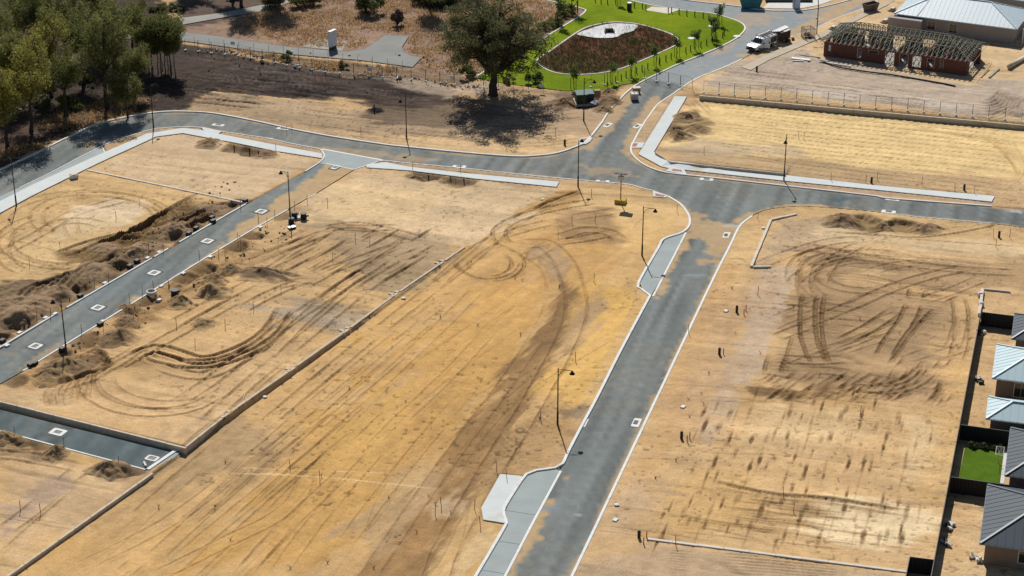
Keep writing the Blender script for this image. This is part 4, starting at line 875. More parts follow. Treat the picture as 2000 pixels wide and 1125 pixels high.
def ramp(pts, pad, lab):
    c = np.mean(np.array(G2(pts)), 0); z = hbf(*c); t = thing('kerb_ramp', lab, 'kerb ramp', (*c, z), group='pedestrian kerb ramps at the junction')
    MB().prism([tuple(np.array(p) - c) for p in G2(pts)], -.2, .045).build('concrete_ramp', 'concrete', t); MB().prism([tuple(np.array(p) - c) for p in G2(pad)], .0, .052).build('tactile_pad', 'red_tactile', t)
ramp([(1128,277),(1137,269),(1158,269),(1152,277),(1145,281),(1130,283)], [(1134,277),(1138,271),(1151,270.5),(1143,278)], 'kerb ramp with a pink pad on the corner below the kiosk lamp')
ramp([(1233,278),(1259,279),(1254,289),(1231,289)], [(1237,280),(1246,280.5),(1242,287),(1234,287)], 'kerb ramp with a pink pad beside the corner footpath, upper one')
ramp([(1300,334),(1310,326),(1336,330),(1341,341)], [(1314,330),(1330,332),(1333,336),(1312,334)], 'kerb ramp with a pink pad on the lower side of the corner footpath')
ramp([(1275,372),(1306,383),(1298,386),(1276,384)], [(1280,378),(1299,382),(1296,385),(1280,383)], 'triangular kerb ramp with a red pad right of the solar light tower')

# ------------------------------------------------------------------ fences of the new gardens
FA = np.array(P(1917,601,1.8)); FB = np.array(P(1825,1093,1.8)); fd = (FB - FA) / np.hypot(*(FB - FA)); fe = np.array([-fd[1], fd[0]]); fe = fe if fe[0] > 0 else -fe
def fence(a, b, lab, h=1.8):
    a = np.array(a); b = np.array(b); L = np.hypot(*(b - a)); n = max(1, round(L / 2.4)); ang = math.atan2(*(b - a)[::-1]); t = thing('panel_fence', lab, 'fence', (*a, hbf(*a)), ang)
    for i in range(n):
        x0, x1 = L * i / n + .03, L * (i + 1) / n - .03; m_ = MB(); k = 12; pts = []
        for j in range(k + 1):
            xx = x0 + (x1 - x0) * j / k; pts.append((xx, .02 if j % 2 else -.02))
        vsx = [(px_, py_, .05) for px_, py_ in pts] + [(px_, py_, h - .05) for px_, py_ in pts] + [(px_, py_ + .012, .05) for px_, py_ in pts] + [(px_, py_ + .012, h - .05) for px_, py_ in pts]; q = k + 1
        m_.add(vsx, [(j, j + 1, q + j + 1, q + j) for j in range(k)] + [(2 * q + j + 1, 2 * q + j, 3 * q + j, 3 * q + j + 1) for j in range(k)]); m_.build('fence_panel', 'charcoal_fence', t)
        MB().box(x0 - .03, x1 + .03, -.035, .035, h - .05, h).build('top_rail', 'fence_rail', t); MB().box(x0, x1, -.03, .03, -.2, .06).build('plinth', 'charcoal_fence', t)
    for i in range(n + 1): MB().box(L * i / n - .03, L * i / n + .03, -.03, .03, -.3, h - .06).build('post', 'charcoal_fence', t)
mat('fence_rail', (.10, .105, .11), .5, .05)
fence(FA, np.array(P(1812,1160,1.8)), 'long charcoal panel fence dividing the sand lot from the houses')
for (u, v), L, lab in [((1917,609), 9, 'charcoal side fence above the slate roofed house'), ((1876,829), 12, 'charcoal side fence along the top of the small lawn'), ((1857,931), 16, 'charcoal side fence along the bottom of the small lawn')]:
    a = np.array(P(u, v, 1.8)); fence(a + fe * .05, a + fe * L, lab)
a = np.array(P(1825, 1093, 1.8)); fence(a - fe * .05, np.array(P(1777, 1087, 1.8)), 'short charcoal fence return at the end of the white topped wall'); b = np.array(P(1777, 1087, 1.8)); fence(b + fd * .05, b + fd * 8, 'charcoal fence running off the bottom edge from the short return')
sheet('lawn', GARDEN_LAWN, .03, gmat, .7, .05, lambda x, y: np.tile(S(88, 116, 32), (x.size, 1)) * (1 + (fbm(x, y, 5, 3) - .5) * .4)[:, None])
sheet('garden_path', G2([(1962,880),(1969,881),(1961,945),(1953,944)]), .035, MATS['concrete'], 1, .05)
# clothes line
x, y, z = G(1950, 905); t = thing('clothes_line', 'small folding clothes line at the right side of the fenced lawn', 'clothes line', (x, y, z), math.atan2(*fd[::-1]))
MB().tube([(0, 0, -.1), (0, 0, 1.5)], .03, 8).build('post', 'galv', t); MB().bar((-.9, -.4, 1.5), (.9, -.4, 1.5), .03).bar((-.9, .4, 1.5), (.9, .4, 1.5), .03).bar((-.9, -.4, 1.5), (-.9, .4, 1.5), .03).bar((.9, -.4, 1.5), (.9, .4, 1.5), .03).build('frame', 'galv', t)
for k in range(5): MB().bar((-.9, -.3 + k * .15, 1.5), (.9, -.3 + k * .15, 1.5), .012).build('line', 'white_dull', t)

# ------------------------------------------------------------------ houses
def corr(name, base):
    'corrugated steel sheet: ribs run down the slope'
    if name in MATS: return MATS[name]
    return MATS[base]
def hip_house(lab, nw, sw, depth, eave=2.55, pitch=23, roof='roof_slate', wall='render_tan', inset=.5, windows=(), dirx=None, ribs=.76):
    'house with a hip roof; nw, sw = far and near corner of its left eave (x, y); depth runs to the right'
    nw = np.array(nw); sw = np.array(sw); A = sw - nw; a = np.hypot(*A); A = A / a; D = np.array([-A[1], A[0]]) if dirx is None else np.array(dirx)
    if D[0] < 0: D = -D
    zb = hbf(*sw); t = thing('house', lab, 'house', (*nw, zb)); pt = lambda s_, d_, z_: tuple((A * s_ + D * d_).tolist()) + (z_,)
    tp = math.tan(R(pitch)); hw = min(a, depth) / 2; rz_ = eave + hw * tp
    if a <= depth: r0, r1 = (a / 2, a / 2), (a / 2, depth - a / 2)
    else: r0, r1 = (depth / 2, depth / 2), (a - depth / 2, depth / 2)
    c = [(0, 0), (a, 0), (a, depth), (0, depth)]
    E = [pt(*q, eave) for q in c]; R_0 = pt(*r0, rz_); R_1 = pt(*r1, rz_)
    planes = [(E[0], E[1], R_0)] if a <= depth else [(E[0], E[1], R_1, R_0)]
    if a <= depth: planes += [(E[1], E[2], R_1, R_0), (E[2], E[3], R_1), (E[3], E[0], R_0, R_1)]
    else: planes += [(E[1], E[2], R_1), (E[2], E[3], R_0, R_1), (E[3], E[0], R_0)]
    for pl in planes:
        m_ = MB(); v_ = [Vector(p) for p in pl]; nn = (v_[1] - v_[0]).cross(v_[2] - v_[0]).normalized()
        if nn.z < 0: v_ = v_[::-1]; nn = -nn
        k = len(v_); m_.add([tuple(p) for p in v_] + [tuple(p - nn * .06) for p in v_], [tuple(range(k)), tuple(range(k, 2 * k))[::-1]] + [(i, (i + 1) % k + 0, (i + 1) % k + k, i + k)[::-1] for i in range(k)])
        o = m_.build('roof_plane', roof, t)
        # standing ribs down the slope
        lo_ = sorted(range(k), key=lambda i: v_[i].z)[:2]; e0, e1 = v_[min(lo_)], v_[max(lo_)]; eL = (e1 - e0).length; ed = (e1 - e0) / eL; up = nn.cross(ed); up = up if up.z > 0 else -up
        rm = MB(); nr = int(eL / ribs)
        for i in range(1, nr):
            s_ = eL * i / nr; p = e0 + ed * s_; h_ = min(s_, eL - s_, hw) / math.cos(R(pitch)) * .995 if True else 0
            if h_ > .2: rm.bar(p + nn * .012, p + up * h_ + nn * .012, .05, .03, nn)
        if rm.v: rm.build('roof_ribs', roof, o)
    for i, e in enumerate(E):
        r_ = R_0 if (Vector(e) - Vector(R_0)).length < (Vector(e) - Vector(R_1)).length else R_1
        MB().bar(Vector(e) + Vector((0, 0, .04)), Vector(r_) + Vector((0, 0, .05)), .22, .06).build('hip_cap', roof + '_cap', t)
    MB().bar(Vector(R_0) + Vector((0, 0, .05)), Vector(R_1) + Vector((0, 0, .05)), .24, .07).build('ridge_cap', roof + '_cap', t)
    for i in range(4): MB().bar(Vector(E[i]) - Vector((0, 0, .09)), Vector(E[(i + 1) % 4]) - Vector((0, 0, .09)), .12, .12).build('gutter', roof + '_cap', t)
    ii = inset; poly = [pt(ii, ii, 0)[:2], pt(a - ii, ii, 0)[:2], pt(a - ii, depth - ii, 0)[:2], pt(ii, depth - ii, 0)[:2]]
    wl = MB().prism(poly, -.3, eave - .02).build('wall', wall, t)
    for (s0, s1, z0_, z1_) in windows:            # on the near (south) wall, distances along D
        f = MB(); q = a - ii
        f.prism([pt(q, s0, 0)[:2], pt(q + .05, s0, 0)[:2], pt(q + .05, s1, 0)[:2], pt(q, s1, 0)[:2]], z0_, z1_)
        wo = f.build('window', 'white_dull', t); n_ = max(1, round((s1 - s0) / .9))
        for k in range(n_):
            u0 = s0 + .07 + (s1 - s0 - .14) * k / n_ + .02; u1 = s0 + .07 + (s1 - s0 - .14) * (k + 1) / n_ - .02
            MB().prism([pt(q + .04, u0, 0)[:2], pt(q + .06, u0, 0)[:2], pt(q + .06, u1, 0)[:2], pt(q + .04, u1, 0)[:2]], z0_ + .07, z1_ - .07).build('pane', 'glass_dark', wo)
    return t, A, D, a, pt
for nme, c_ in (('roof_blue', (.50, .60, .67)), ('roof_slate', (.15, .18, .215)), ('roof_teal', (.50, .62, .66))): mat(nme + '_cap', c_, .45, .04)
mat('roof_tile', (.05, .055, .065), .6, .2, 6, .4)
ZE = 2.55
def vent(t, pt, s_, d_, z_):
    v = MB().tube([(*pt(s_, d_, 0)[:2], z_ - .5), (*pt(s_, d_, 0)[:2], z_ + .35)], .08, 8).tube([(*pt(s_, d_, 0)[:2], z_ + .33), (*pt(s_, d_, 0)[:2], z_ + .46)], [.17, .05], 8).build('roof_vent', 'galv', t)
t, A, D, a, pt = hip_house('house with dark slate roof at the right edge below the low edging wall', P(1982,612,ZE), P(1976,661,ZE), 11, ZE, 24, 'roof_slate', 'render_tan')
t, A, D, a, pt = hip_house('house with pale blue roof beside the fence, upper of the two', P(1947,672,ZE), P(1938,738,ZE), 14, ZE, 23, 'roof_teal', 'render_tan', windows=((2.4, 4.0, .3, 2.1),))
t, A, D, a, pt = hip_house('house with pale blue roof, lower of the two, above the small lawn', P(1931,774,ZE), P(1926,817,ZE), 12, ZE, 23, 'roof_teal', 'render_tan')
t, A, D, a, pt = hip_house('house with charcoal grey roof right of the small lawn', P(1974,835,ZE), P(1963,928,ZE), 13, ZE, 23, 'roof_slate', 'render_tan')
t, A, D, a, pt = hip_house('large house with charcoal grey roof in the bottom right corner', P(1929,946,ZE), P(1914,1061,ZE), 16, ZE, 23, 'roof_slate', 'render_tan', windows=((3.6, 5.4, .7, 2.1),)); vent(t, pt, a - 2.6, 4.4, ZE + 1.5)
# pale house at the top right
fl = np.array(P(1746,26,2.75)); fr = np.array(P(1986,57,2.75)); hd_ = (fr - fl) / np.hypot(*(fr - fl)); hn = np.array([-hd_[1], hd_[0]]); DEP = 11.5
t, A, D, a, pt = hip_house('finished pale house with light blue hip roof at the top right', fl + hn * DEP, fl, np.hypot(*(fr - fl)), 2.75, 22, 'roof_blue', 'render_grey', .45, windows=((5.7, 7.2, .6, 2.1), (9.4, 10.9, .5, 2.1)), dirx=hd_)
MB().bar(Vector(pt(DEP - .1, 4.0, 2.80)), Vector(pt(DEP * .5, 5.2, 2.80 + DEP * .5 * .39)), .16, .05).build('valley_flashing', 'roof_slate', t)
MB().prism([pt(DEP - .44, -.6, 0)[:2], pt(DEP + 1.3, -.6, 0)[:2], pt(DEP + 1.3, 5.1, 0)[:2], pt(DEP - .44, 5.1, 0)[:2]], -.3, 2.35).build('garage_wall', 'render_grey', t)
for k in (1.2, 5.0): MB().prism(rnd_rect(.09, .09, .02, 1) and [(pt(DEP - k, np.hypot(*(fr - fl)) + .9, 0)[0] + q[0], pt(DEP - k, np.hypot(*(fr - fl)) + .9, 0)[1] + q[1]) for q in rnd_rect(.1, .1, .02, 1)], -.2, 2.6).build('patio_post', 'white_dull', t)
LN = np.hypot(*(fr - fl)); MB().slab(pt(.3, LN - .2, 2.74), pt(6.5, LN - .2, 2.74), pt(6.5, LN + 1.4, 2.6), pt(.3, LN + 1.4, 2.6), .06).build('patio_roof', 'roof_blue', t)
b0 = fl + hn * (DEP + 5) + hd_ * 3
t, A, D, a, pt = hip_house('house with light blue roof cut off by the top right corner', b0 + hn * 11, b0, 24, 2.75, 22, 'roof_blue', 'render_grey', .45, dirx=hd_); vent(t, pt, a - 2.5, 6, 3.5)
# ------------------------------------------------------------------ brick house under construction
bl = np.array(G(1608, 109)[:2]); br = np.array(G(1887, 149)[:2]); HL = np.hypot(*(br - bl)); bx_ = (br - bl) / HL; ang = math.atan2(bx_[1], bx_[0])
t = thing('unfinished_house', 'unfinished red brick house with bare timber roof trusses', 'house', (*bl, hbf(*bl)), ang)
DP, WH = 9.6, 2.45
# front wall in local coordinates: x along, y back; openings (x0, x1, sill, head)
OPN = [(.75, 1.2, .9, 2.0, 'w'), (5.6, 6.3, .5, 2.1, 'o'), (7.4, 9.2, 1.5, 2.1, 'w'), (10.2, 11.8, .0, 2.2, 'o'), (12.6, 14.1, .0, 2.2, 'o'), (14.7, 16.2, .3, 2.2, 'o'), (17.1, 18.4, .6, 2.1, 'o'), (19.2, 19.8, .6, 2.1, 'w')]
def brick_wall(ops, L, m4, nm='brick_wall'):
    xs = sorted({0, L} | {o[0] for o in ops} | {o[1] for o in ops})
    wm_ = MB()
    for x0, x1 in zip(xs, xs[1:]):
        op = [o for o in ops if o[0] <= x0 + 1e-6 and o[1] >= x1 - 1e-6]
        if not op: wm_.box(x0, x1, 0, .24, -.3, WH, m4)
        else:
            if op[0][2] > 0: wm_.box(x0, x1, 0, .24, -.3, op[0][2], m4)
            if op[0][3] < WH: wm_.box(x0, x1, 0, .24, op[0][3], WH, m4)
    return wm_.build(nm, 'brick_red', t)
I4 = Matrix.Identity(4)
brick_wall(OPN, HL, I4)
brick_wall([(3, 4.8, .3, 2.1), (9, 11, 0, 2.2), (14, 16, .8, 2.1)], HL, Matrix.Translation((0, DP - .24, 0)))
brick_wall([(2.5, 4.5, .6, 2.1)], DP - .5, Matrix.Translation((.24, .25, 0)) @ Matrix.Rotation(R(90), 4, 'Z')); brick_wall([(1.5, 5.5, 0, 2.2)], DP - .5, Matrix.Translation((HL, .25, 0)) @ Matrix.Rotation(R(90), 4, 'Z'))
for xx in (4.2, 8.0, 12.2, 16.7, 19.5): brick_wall([(3, 4, 0, 2.1)], DP - .6, Matrix.Translation((xx, .3, 0)) @ Matrix.Rotation(R(90), 4, 'Z'), 'inner_wall')
MB().box(-.1, HL + .1, -.1, DP + .1, -.3, .02).build('floor_slab', 'concrete_pale', t) if mat('concrete_pale', (.40, .38, .34), .9, .12, 1.2) else None
for o in OPN:
    if o[4] == 'w': MB().box(o[0] + .02, o[1] - .02, .08, .14, o[2] + .02, o[3] - .02).build('window', 'white_dull' if o[0] < 1 else 'glass_dark', t)
    f = MB().box(o[0], o[0] + .06, .05, .2, o[2], o[3]).box(o[1] - .06, o[1], .05, .2, o[2], o[3]).box(o[0] + .06, o[1] - .06, .05, .2, o[3] - .06, o[3]); f.build('window_frame', 'galv', t)
pit, RH = math.tan(R(24)), DP / 2
OH = .55
def truss(x, hmax, nm='roof_truss'):
    m_ = MB(); zt = WH + .05; w_ = .055; half = DP / 2 + OH
    ztop = min(hmax, half * pit)
    k = half - ztop / pit
    m_.bar((x, -OH, zt), (x, DP + OH, zt), w_, .10)
    m_.bar((x, -OH, zt), (x, DP / 2 - k if k > .05 else DP / 2, zt + ztop), w_, .11); m_.bar((x, DP + OH, zt), (x, DP / 2 + k if k > .05 else DP / 2, zt + ztop), w_, .11)
    if k > .05: m_.bar((x, DP / 2 - k, zt + ztop), (x, DP / 2 + k, zt + ztop), w_, .10)
    ys = [-OH + (DP + 2 * OH) * q for q in (.18, .34, .5, .66, .82)]; zs = [zt + min(ztop, min(yv + OH, DP + OH - yv) * pit) for yv in ys]
    for q in range(5): m_.bar((x, ys[q], zt), (x, ys[q], zs[q]), .04, .08)
    for q in range(4): m_.bar((x, ys[q], zs[q]) if q < 2 else (x, ys[q], zt), (x, ys[q + 1], zt) if q < 2 else (x, ys[q + 1], zs[q + 1]), .04, .08)
    m_.build(nm, 'timber_grey', t)
nT = 30
for i in range(nT):
    xx = .3 + (HL - .6) * i / (nT - 1); dl = min(xx, HL - xx) + OH
    truss(xx, max(.35, dl * pit))
for (xa, sx) in ((0, 1), (HL, -1)):                # jack rafters and hip rafters at both ends
    for yy_ in (0, DP): MB().bar((xa - sx * OH, yy_ + (-OH if yy_ == 0 else OH), WH + .1), (xa + sx * (RH), RH, WH + .15 + (RH + OH) * pit), .06, .14).build('hip_rafter', 'timber_grey', t)
    for q in range(1, 11):
        yq = -OH + (DP + 2 * OH) * q / 11; dq = min(yq + OH, DP + OH - yq)
        MB().bar((xa - sx * OH, yq, WH + .1), (xa - sx * OH + sx * min(dq, 3.4), yq, WH + .1 + min(dq, 3.4) * pit), .05, .11).build('jack_rafter', 'timber_grey', t)
for yq, zq in ((DP / 2, WH + .12 + (RH + OH) * pit), (DP / 4 - .2, WH + .1 + (DP / 4 - .2 + OH) * pit), (DP * .75 + .2, WH + .1 + (DP / 4 - .2 + OH) * pit)):
    MB().bar((RH if yq == DP / 2 else 2.6, yq, zq), (HL - (RH if yq == DP / 2 else 2.6), yq, zq), .07, .09).build('purlin', 'timber_grey', t)
for q in range(14):
    x0 = 1 + q * 1.55; MB().bar((x0, 1.2, WH + .12), (x0 + 1.2, DP * .5, WH + .35), .05, .08).build('brace', 'timber_grey', t)
# small entry wing truss fan at the left end
for q in range(6): MB().bar((-.9 + q * .15, -.2 + q * 1.0, WH + .18 + q * .02), (3.0, 3.4 + q * .5, WH + .9 + .14 * q), .05, .10).build('wing_rafter', 'timber_grey', t)
MB().tube([(HL + .9, -OH + .3, WH), (HL + .9, DP + OH, WH)], .04, 4).build('verandah_beam', 'timber_grey', t)
x, y, z = G(1911, 124); tp = thing('brick_pier', 'free standing red brick pier right of the unfinished house', 'pier', (x, y, z), ang); MB().box(-.24, .24, -.24, .24, -.2, 2.35).build('brick_shaft', 'brick_red', tp, bevel=.01); MB().box(-.27, .27, -.27, .27, 2.35, 2.45).build('pier_cap', 'timber_grey', tp)

# ------------------------------------------------------------------ utility truck, trailer and the site things around them
mat('truck_white', (.70, .71, .72), .3, .03, 2, spec=.5)
fx = np.array(G(1468, 101)[:2]); rx = np.array(G(1512, 83)[:2]); d = (fx - rx) / np.hypot(*(fx - rx)); va = math.atan2(d[1], d[0])
t = thing('utility_truck', 'white four-door utility truck with roof rack and an open door', 'truck', (*(fx - d * 2.7), hbf(*fx) - .06), va)
def loft(secs, m, nm, par, smooth=False):
    m_ = MB(); k = len(secs[0]); 
    for s_ in secs: m_.v += s_
    for i in range(len(secs) - 1):
        for j in range(k): m_.f.append((i * k + j, i * k + (j + 1) % k, (i + 1) * k + (j + 1) % k, (i + 1) * k + j))
    m_.f.append(tuple(range(k))[::-1]); m_.f.append(tuple((len(secs) - 1) * k + j for j in range(k)))
    return m_.build(nm, m, par, smooth, bevel=.03)
def sec(x_, w_, z0_, z1_, tw=None): tw = tw or w_; return [(x_, -w_, z0_), (x_, w_, z0_), (x_, w_, (z0_ + z1_) * .55), (x_, tw, z1_), (x_, -tw, z1_), (x_, -w_, (z0_ + z1_) * .55)]
bd_ = loft([sec(-.6, .94, .45, 1.08), sec(1.05, .94, .45, 1.08), sec(2.2, .93, .45, 1.03, .86), sec(2.62, .86, .45, .90, .78)], 'truck_white', 'body', t)
cb = loft([sec(-.9, .92, 1.05, 1.72, .74), sec(.35, .92, 1.05, 1.76, .72), sec(.62, .92, 1.05, 1.70, .72), sec(1.22, .90, 1.05, 1.12, .86)], 'truck_white', 'cab', t)
MB().add([(.66, -.66, 1.68), (.66, .66, 1.68), (1.20, .80, 1.14), (1.20, -.80, 1.14)], [(0, 3, 2, 1)]).build('windscreen', 'glass_dark', cb)
bpy.data.objects[cb.children[0].name].location = (.025, 0, .02)
for s_ in (-1, 1):
    for x0, x1 in ((-.75, -.15), (-.05, .6)):
        MB().add([(x0, s_ * .915, 1.16), (x1, s_ * .915, 1.16), (x1 - .02, s_ * .80, 1.60), (x0 + .05, s_ * .80, 1.60)], [(0, 1, 2, 3) if s_ < 0 else (3, 2, 1, 0)]).build('side_window', 'glass_dark', cb)
    MB().box(2.55, 2.64, s_ * .62 - .14, s_ * .62 + .14, .72, .86).build('headlight', 'galv', t)
    MB().box(.85, 1.0, s_ * 1.06 - .09, s_ * 1.06 + .09, 1.1, 1.28).build('mirror', 'black_plastic', t)
MB().box(2.58, 2.72, -.85, .85, .35, .62).build('bull_bar', 'black_plastic', t, bevel=.03); MB().box(2.56, 2.64, -.45, .45, .64, .84).build('grille', 'black_plastic', t)
sb = MB().box(-2.6, -.95, -.96, .96, .62, 1.75).build('service_body', 'truck_white', t, bevel=.03); [MB().box(x0, x1, y0, y0 + .025, .75, 1.58).build('shaded_locker_door', 'dark_steel', sb) for x0, x1 in ((-2.5, -1.7), (-1.65, -1.02)) for y0 in (-.98, .955)]  # dark locker colour paints in the shade on the truck's sides
rk = MB()
for q in (-2.5, -1.6, -.7, .2): rk.bar((q, -.8, 1.9), (q, .8, 1.9), .05).bar((q, -.8, 1.7), (q, -.8, 1.92), .04).bar((q, .8, 1.7), (q, .8, 1.92), .04)
rk.bar((-2.6, -.8, 1.93), (.5, -.8, 1.93), .05).bar((-2.6, .8, 1.93), (.5, .8, 1.93), .05); rk.build('roof_rack', 'black_paint', t)
for k, q in enumerate((-.5, -.1, .3)): MB().bar((-2.7, q, 1.98), (.4, q + .05, 1.99), .16, .07).build('carried_pipe', 'dark_steel' if k else 'galv', t)
dr = MB().box(0, .95, -.03, .03, .5, 1.1).build('open_door', 'truck_white', t, loc=(.85, .97, 0), rot=(0, 0, R(118)))
for xx in (1.75, -1.65):
    for s_ in (-1, 1):
        wo = MB().tube([(xx, s_ * .70, .37), (xx, s_ * .73, .37), (xx, s_ * .92, .37), (xx, s_ * .95, .37)], [.3, .37, .37, .3], 16).build('wheel', 'tyre', t, False); MB().tube([(xx, s_ * .93, .37), (xx, s_ * .965, .37)], [.2, .17], 12).build('rim', 'galv', wo)
MB().box(-2.5, 2.4, -.5, .5, .3, .46).build('chassis', 'dark_steel', t); t.scale = (1.12,) * 3
tc = np.array(G(1524, 81)[:2]); tr = thing('box_trailer', 'dark tool trailer loaded with long white planks behind the truck', 'trailer', (*tc, hbf(*tc)), va)
MB().box(-1.5, 1.1, -.95, .95, .45, 1.9).build('tool_box', 'rust_dark', tr, bevel=.03) if mat('rust_dark', (.045, .03, .028), .7, .3, 2) else None
MB().box(-1.4, .2, -.6, .98, 1.9, 1.95).build('lid', 'white_dull', tr); MB().bar((1.1, 0, .5), (2.2, 0, .5), .1).build('drawbar', 'dark_steel', tr)
for k in range(4): MB().bar((-2.2 + k * .1, -.55 + k * .26, 2.12), (1.9 - k * .3, -.5 + k * .26, 2.05), .22, .06).build('plank', 'white_paint', tr)
for s_ in (-1, 1): MB().tube([(-.3, s_ * .97, .32), (-.3, s_ * 1.12, .32)], .32, 14).build('wheel', 'tyre', tr)
for k, (u, v, lab, sz) in enumerate([(1541, 80, 'rusty block dumped behind the tool trailer, left one', .5), (1549, 78, 'rusty block dumped behind the tool trailer, right one', .55)]):
    x, y, z = G(u, v); MBo = MB().add(*(lambda s_: ([(random.uniform(-1, 1) * .12 + a * s_, random.uniform(-1, 1) * .1 + b * s_ * .7, c * s_ * .8) for c in (0, 1) for b in (-.5, .5) for a in (-.5, .5)], [(0, 2, 3, 1), (4, 5, 7, 6), (0, 1, 5, 4), (2, 6, 7, 3), (0, 4, 6, 2), (1, 3, 7, 5)]))(sz)).build('debris_block', 'rust', loc=(x, y, z - .02), bevel=.06); tag(MBo, lab, 'debris')
x, y, z = G(1578, 73); t = thing('wire_cage', 'wire mesh rubbish cage by the curved lamp', 'cage', (x, y, z), R(20)); w2, h2 = .85, 1.7
fr_ = MB()
for a_, b_ in (((-w2, -w2), (w2, -w2)), ((w2, -w2), (w2, w2)), ((w2, w2), (-w2, w2)), ((-w2, w2), (-w2, -w2))):
    fr_.bar((*a_, 0), (*a_, h2), .06).bar((*a_, h2), (*b_, h2), .06).bar((*a_, .1), (*b_, .1), .06)
fr_.build('frame', 'dark_steel', t); me_ = MB()
for k in range(1, 9):
    q = -w2 + 2 * w2 * k / 9
    for (p0, p1) in (((q, -w2), 0), ((q, w2), 0), ((-w2, q), 0), ((w2, q), 0)): me_.bar((*p0, .1), (*p0, h2), .016)
    zq = h2 * k / 9
    for a_, b_ in (((-w2, -w2), (w2, -w2)), ((w2, -w2), (w2, w2)), ((w2, w2), (-w2, w2)), ((-w2, w2), (-w2, -w2))): me_.bar((*a_, zq), (*b_, zq), .016)
me_.build('wire_mesh', 'dark_steel', t)
for k in range(9):
    mm = Matrix.Translation((random.uniform(-.5, .5), random.uniform(-.5, .5), .3 + random.uniform(0, .3))) @ Matrix.Rotation(random.uniform(0, 3), 4, (random.random(), random.random(), 1)); MB().box(-.35, .35, -.2, .2, -.12, .12, mm).build('rubbish', random.choice(['white_dull', 'black_plastic', 'dark_steel', 'timber']), t)
def skip_bin(u, v, rz, lab, m, L=2.2, W=1.3, H=1.2):
    x, y, z = G(u, v); t = thing('skip_bin', lab, 'skip bin', (x, y, z), rz); a = [(-L * .6, -W * .5, 0), (L * .6, -W * .5, 0), (L * .6, W * .5, 0), (-L * .6, W * .5, 0)]; b = [(p[0] * 1.35, p[1] * 1.25, H) for p in a]; c = [(p[0] * 1.28, p[1] * 1.12, H - .02) for p in a]
    m_ = MB().add(a + b, [(3, 2, 1, 0)] + [(i, (i + 1) % 4, (i + 1) % 4 + 4, i + 4) for i in range(4)]).add(b + c, [(i, (i + 1) % 4, (i + 1) % 4 + 4, i + 4) for i in range(4)]); m_.build('hull', m, t)
    MB().add([(p[0] * .97, p[1] * .97, .06) for p in a] + c, [(0, 1, 2, 3)] + [(i + 4, (i + 1) % 4 + 4, (i + 1) % 4, i) for i in range(4)]).build('lining', m, t); MB().add([(p[0], p[1], H * .7) for p in c], [(0, 1, 2, 3)]).build('rubble_fill', 'rust', t)
    for i in range(4): MB().bar(b[i], b[(i + 1) % 4], .1, .1).build('rim', m, t)
    for s_ in (-1, 1): MB().bar((0, s_ * W * .5, .1), (0, s_ * W * .63, H), .12, .1).build('rib', m, t)
skip_bin(1466, 14, R(-5), 'teal skip bin at the kerb along the top edge', 'skip_teal', 2.5, 1.5, 1.7); skip_bin(1700, 20, R(35), 'grey brown skip bin beside the path near the pale house', 'rust_grey', 1.7, 1.2, 1.25) if mat('rust_grey', (.14, .11, .09), .85, .2, 2) else None
x, y, z = G(1555, 16); t = thing('site_toilet', 'pale blue portable site toilet at the kerb along the top edge', 'toilet', (x, y, z), R(10)); MB().box(-.55, .55, -.55, .55, 0, 2.15).build('cabin', 'toilet_blue', t, bevel=.04) if mat('toilet_blue', (.22, .34, .44), .5, .05) else None
MB().box(-.42, .42, -.575, -.55, .1, 1.95).build('door', 'roof_blue', t); MB().slab((-.6, -.6, 2.2), (.6, -.6, 2.2), (.6, .6, 2.32), (-.6, .6, 2.32), .06).build('roof', 'white_dull', t)
sheet('building_slab', G2([(1490,16),(1500,6),(1600,-8),(1640,-4),(1600,10),(1568,16),(1545,17)]), .05, MATS['white_dull'], 2, .1)
x, y, z = G(1545, 4); t = thing('pad_formwork', 'dark formwork box on the white building slab at the top edge', 'formwork', (x, y, z)); MB().box(-4.5, 3.8, -.2, 2.5, .02, .5).build('formwork_panel', 'dark_steel', t); MB().box(-4.2, 3.5, .3, 2.2, .5, .54).build('water_sheet', 'glass_dark', t)
# transformer kiosk
x, y, z = G(1143, 202); t = thing('transformer_kiosk', 'dark green transformer kiosk in its trench beside the lawn', 'kiosk', (x, y, z - .05), R(8))
for (x0, x1, y0, y1, h_) in ((-1.35, .25, -.3, 1.6, 1.55), (.3, 1.45, .5, 2.4, 1.35)):
    MB().box(x0, x1, y0, y1, -.2, h_).build('cabinet', 'kiosk_green_shaded', t, bevel=.03); MB().slab((x0 - .06, y0 - .06, h_ + .05), (x1 + .06, y0 - .06, h_ + .05), (x1 + .06, y1 + .06, h_ + .14), (x0 - .06, y1 + .06, h_ + .14), .07).build('lid', 'kiosk_green_lit', t)
    MB().box((x0 + x1) / 2 - .012, (x0 + x1) / 2 + .012, y0 - .012, y0, .1, h_ - .1).build('door_seam', 'black_paint', t); MB().box((x0 + x1) / 2 + .06, (x0 + x1) / 2 + .1, y0 - .04, y0, .7, .9).build('handle', 'galv', t)
MB().box(-1.5, 1.6, -.45, 2.6, -.3, .06).build('plinth', 'concrete_pale', t)
x, y, z = G(1166, 189); t = thing('timber_crate', 'tan timber crate standing right behind the green kiosk', 'crate', (x, y, z), R(10))
for k in range(5): MB().box(-.5 + k * .2 + .01, -.5 + k * .2 + .19, -.4, -.36, 0, 1.1).build('board', 'timber', t)
for k in range(5): MB().box(-.5 + k * .2 + .01, -.5 + k * .2 + .19, .36, .4, 0, 1.1).build('board', 'timber', t)
MB().box(-.5, -.46, -.36, .36, 0, 1.1).build('side_board', 'timber', t); MB().box(.46, .5, -.36, .36, 0, 1.1).build('side_board', 'timber', t); MB().box(-.5, .5, -.4, .4, 1.1, 1.14).build('lid', 'timber', t)
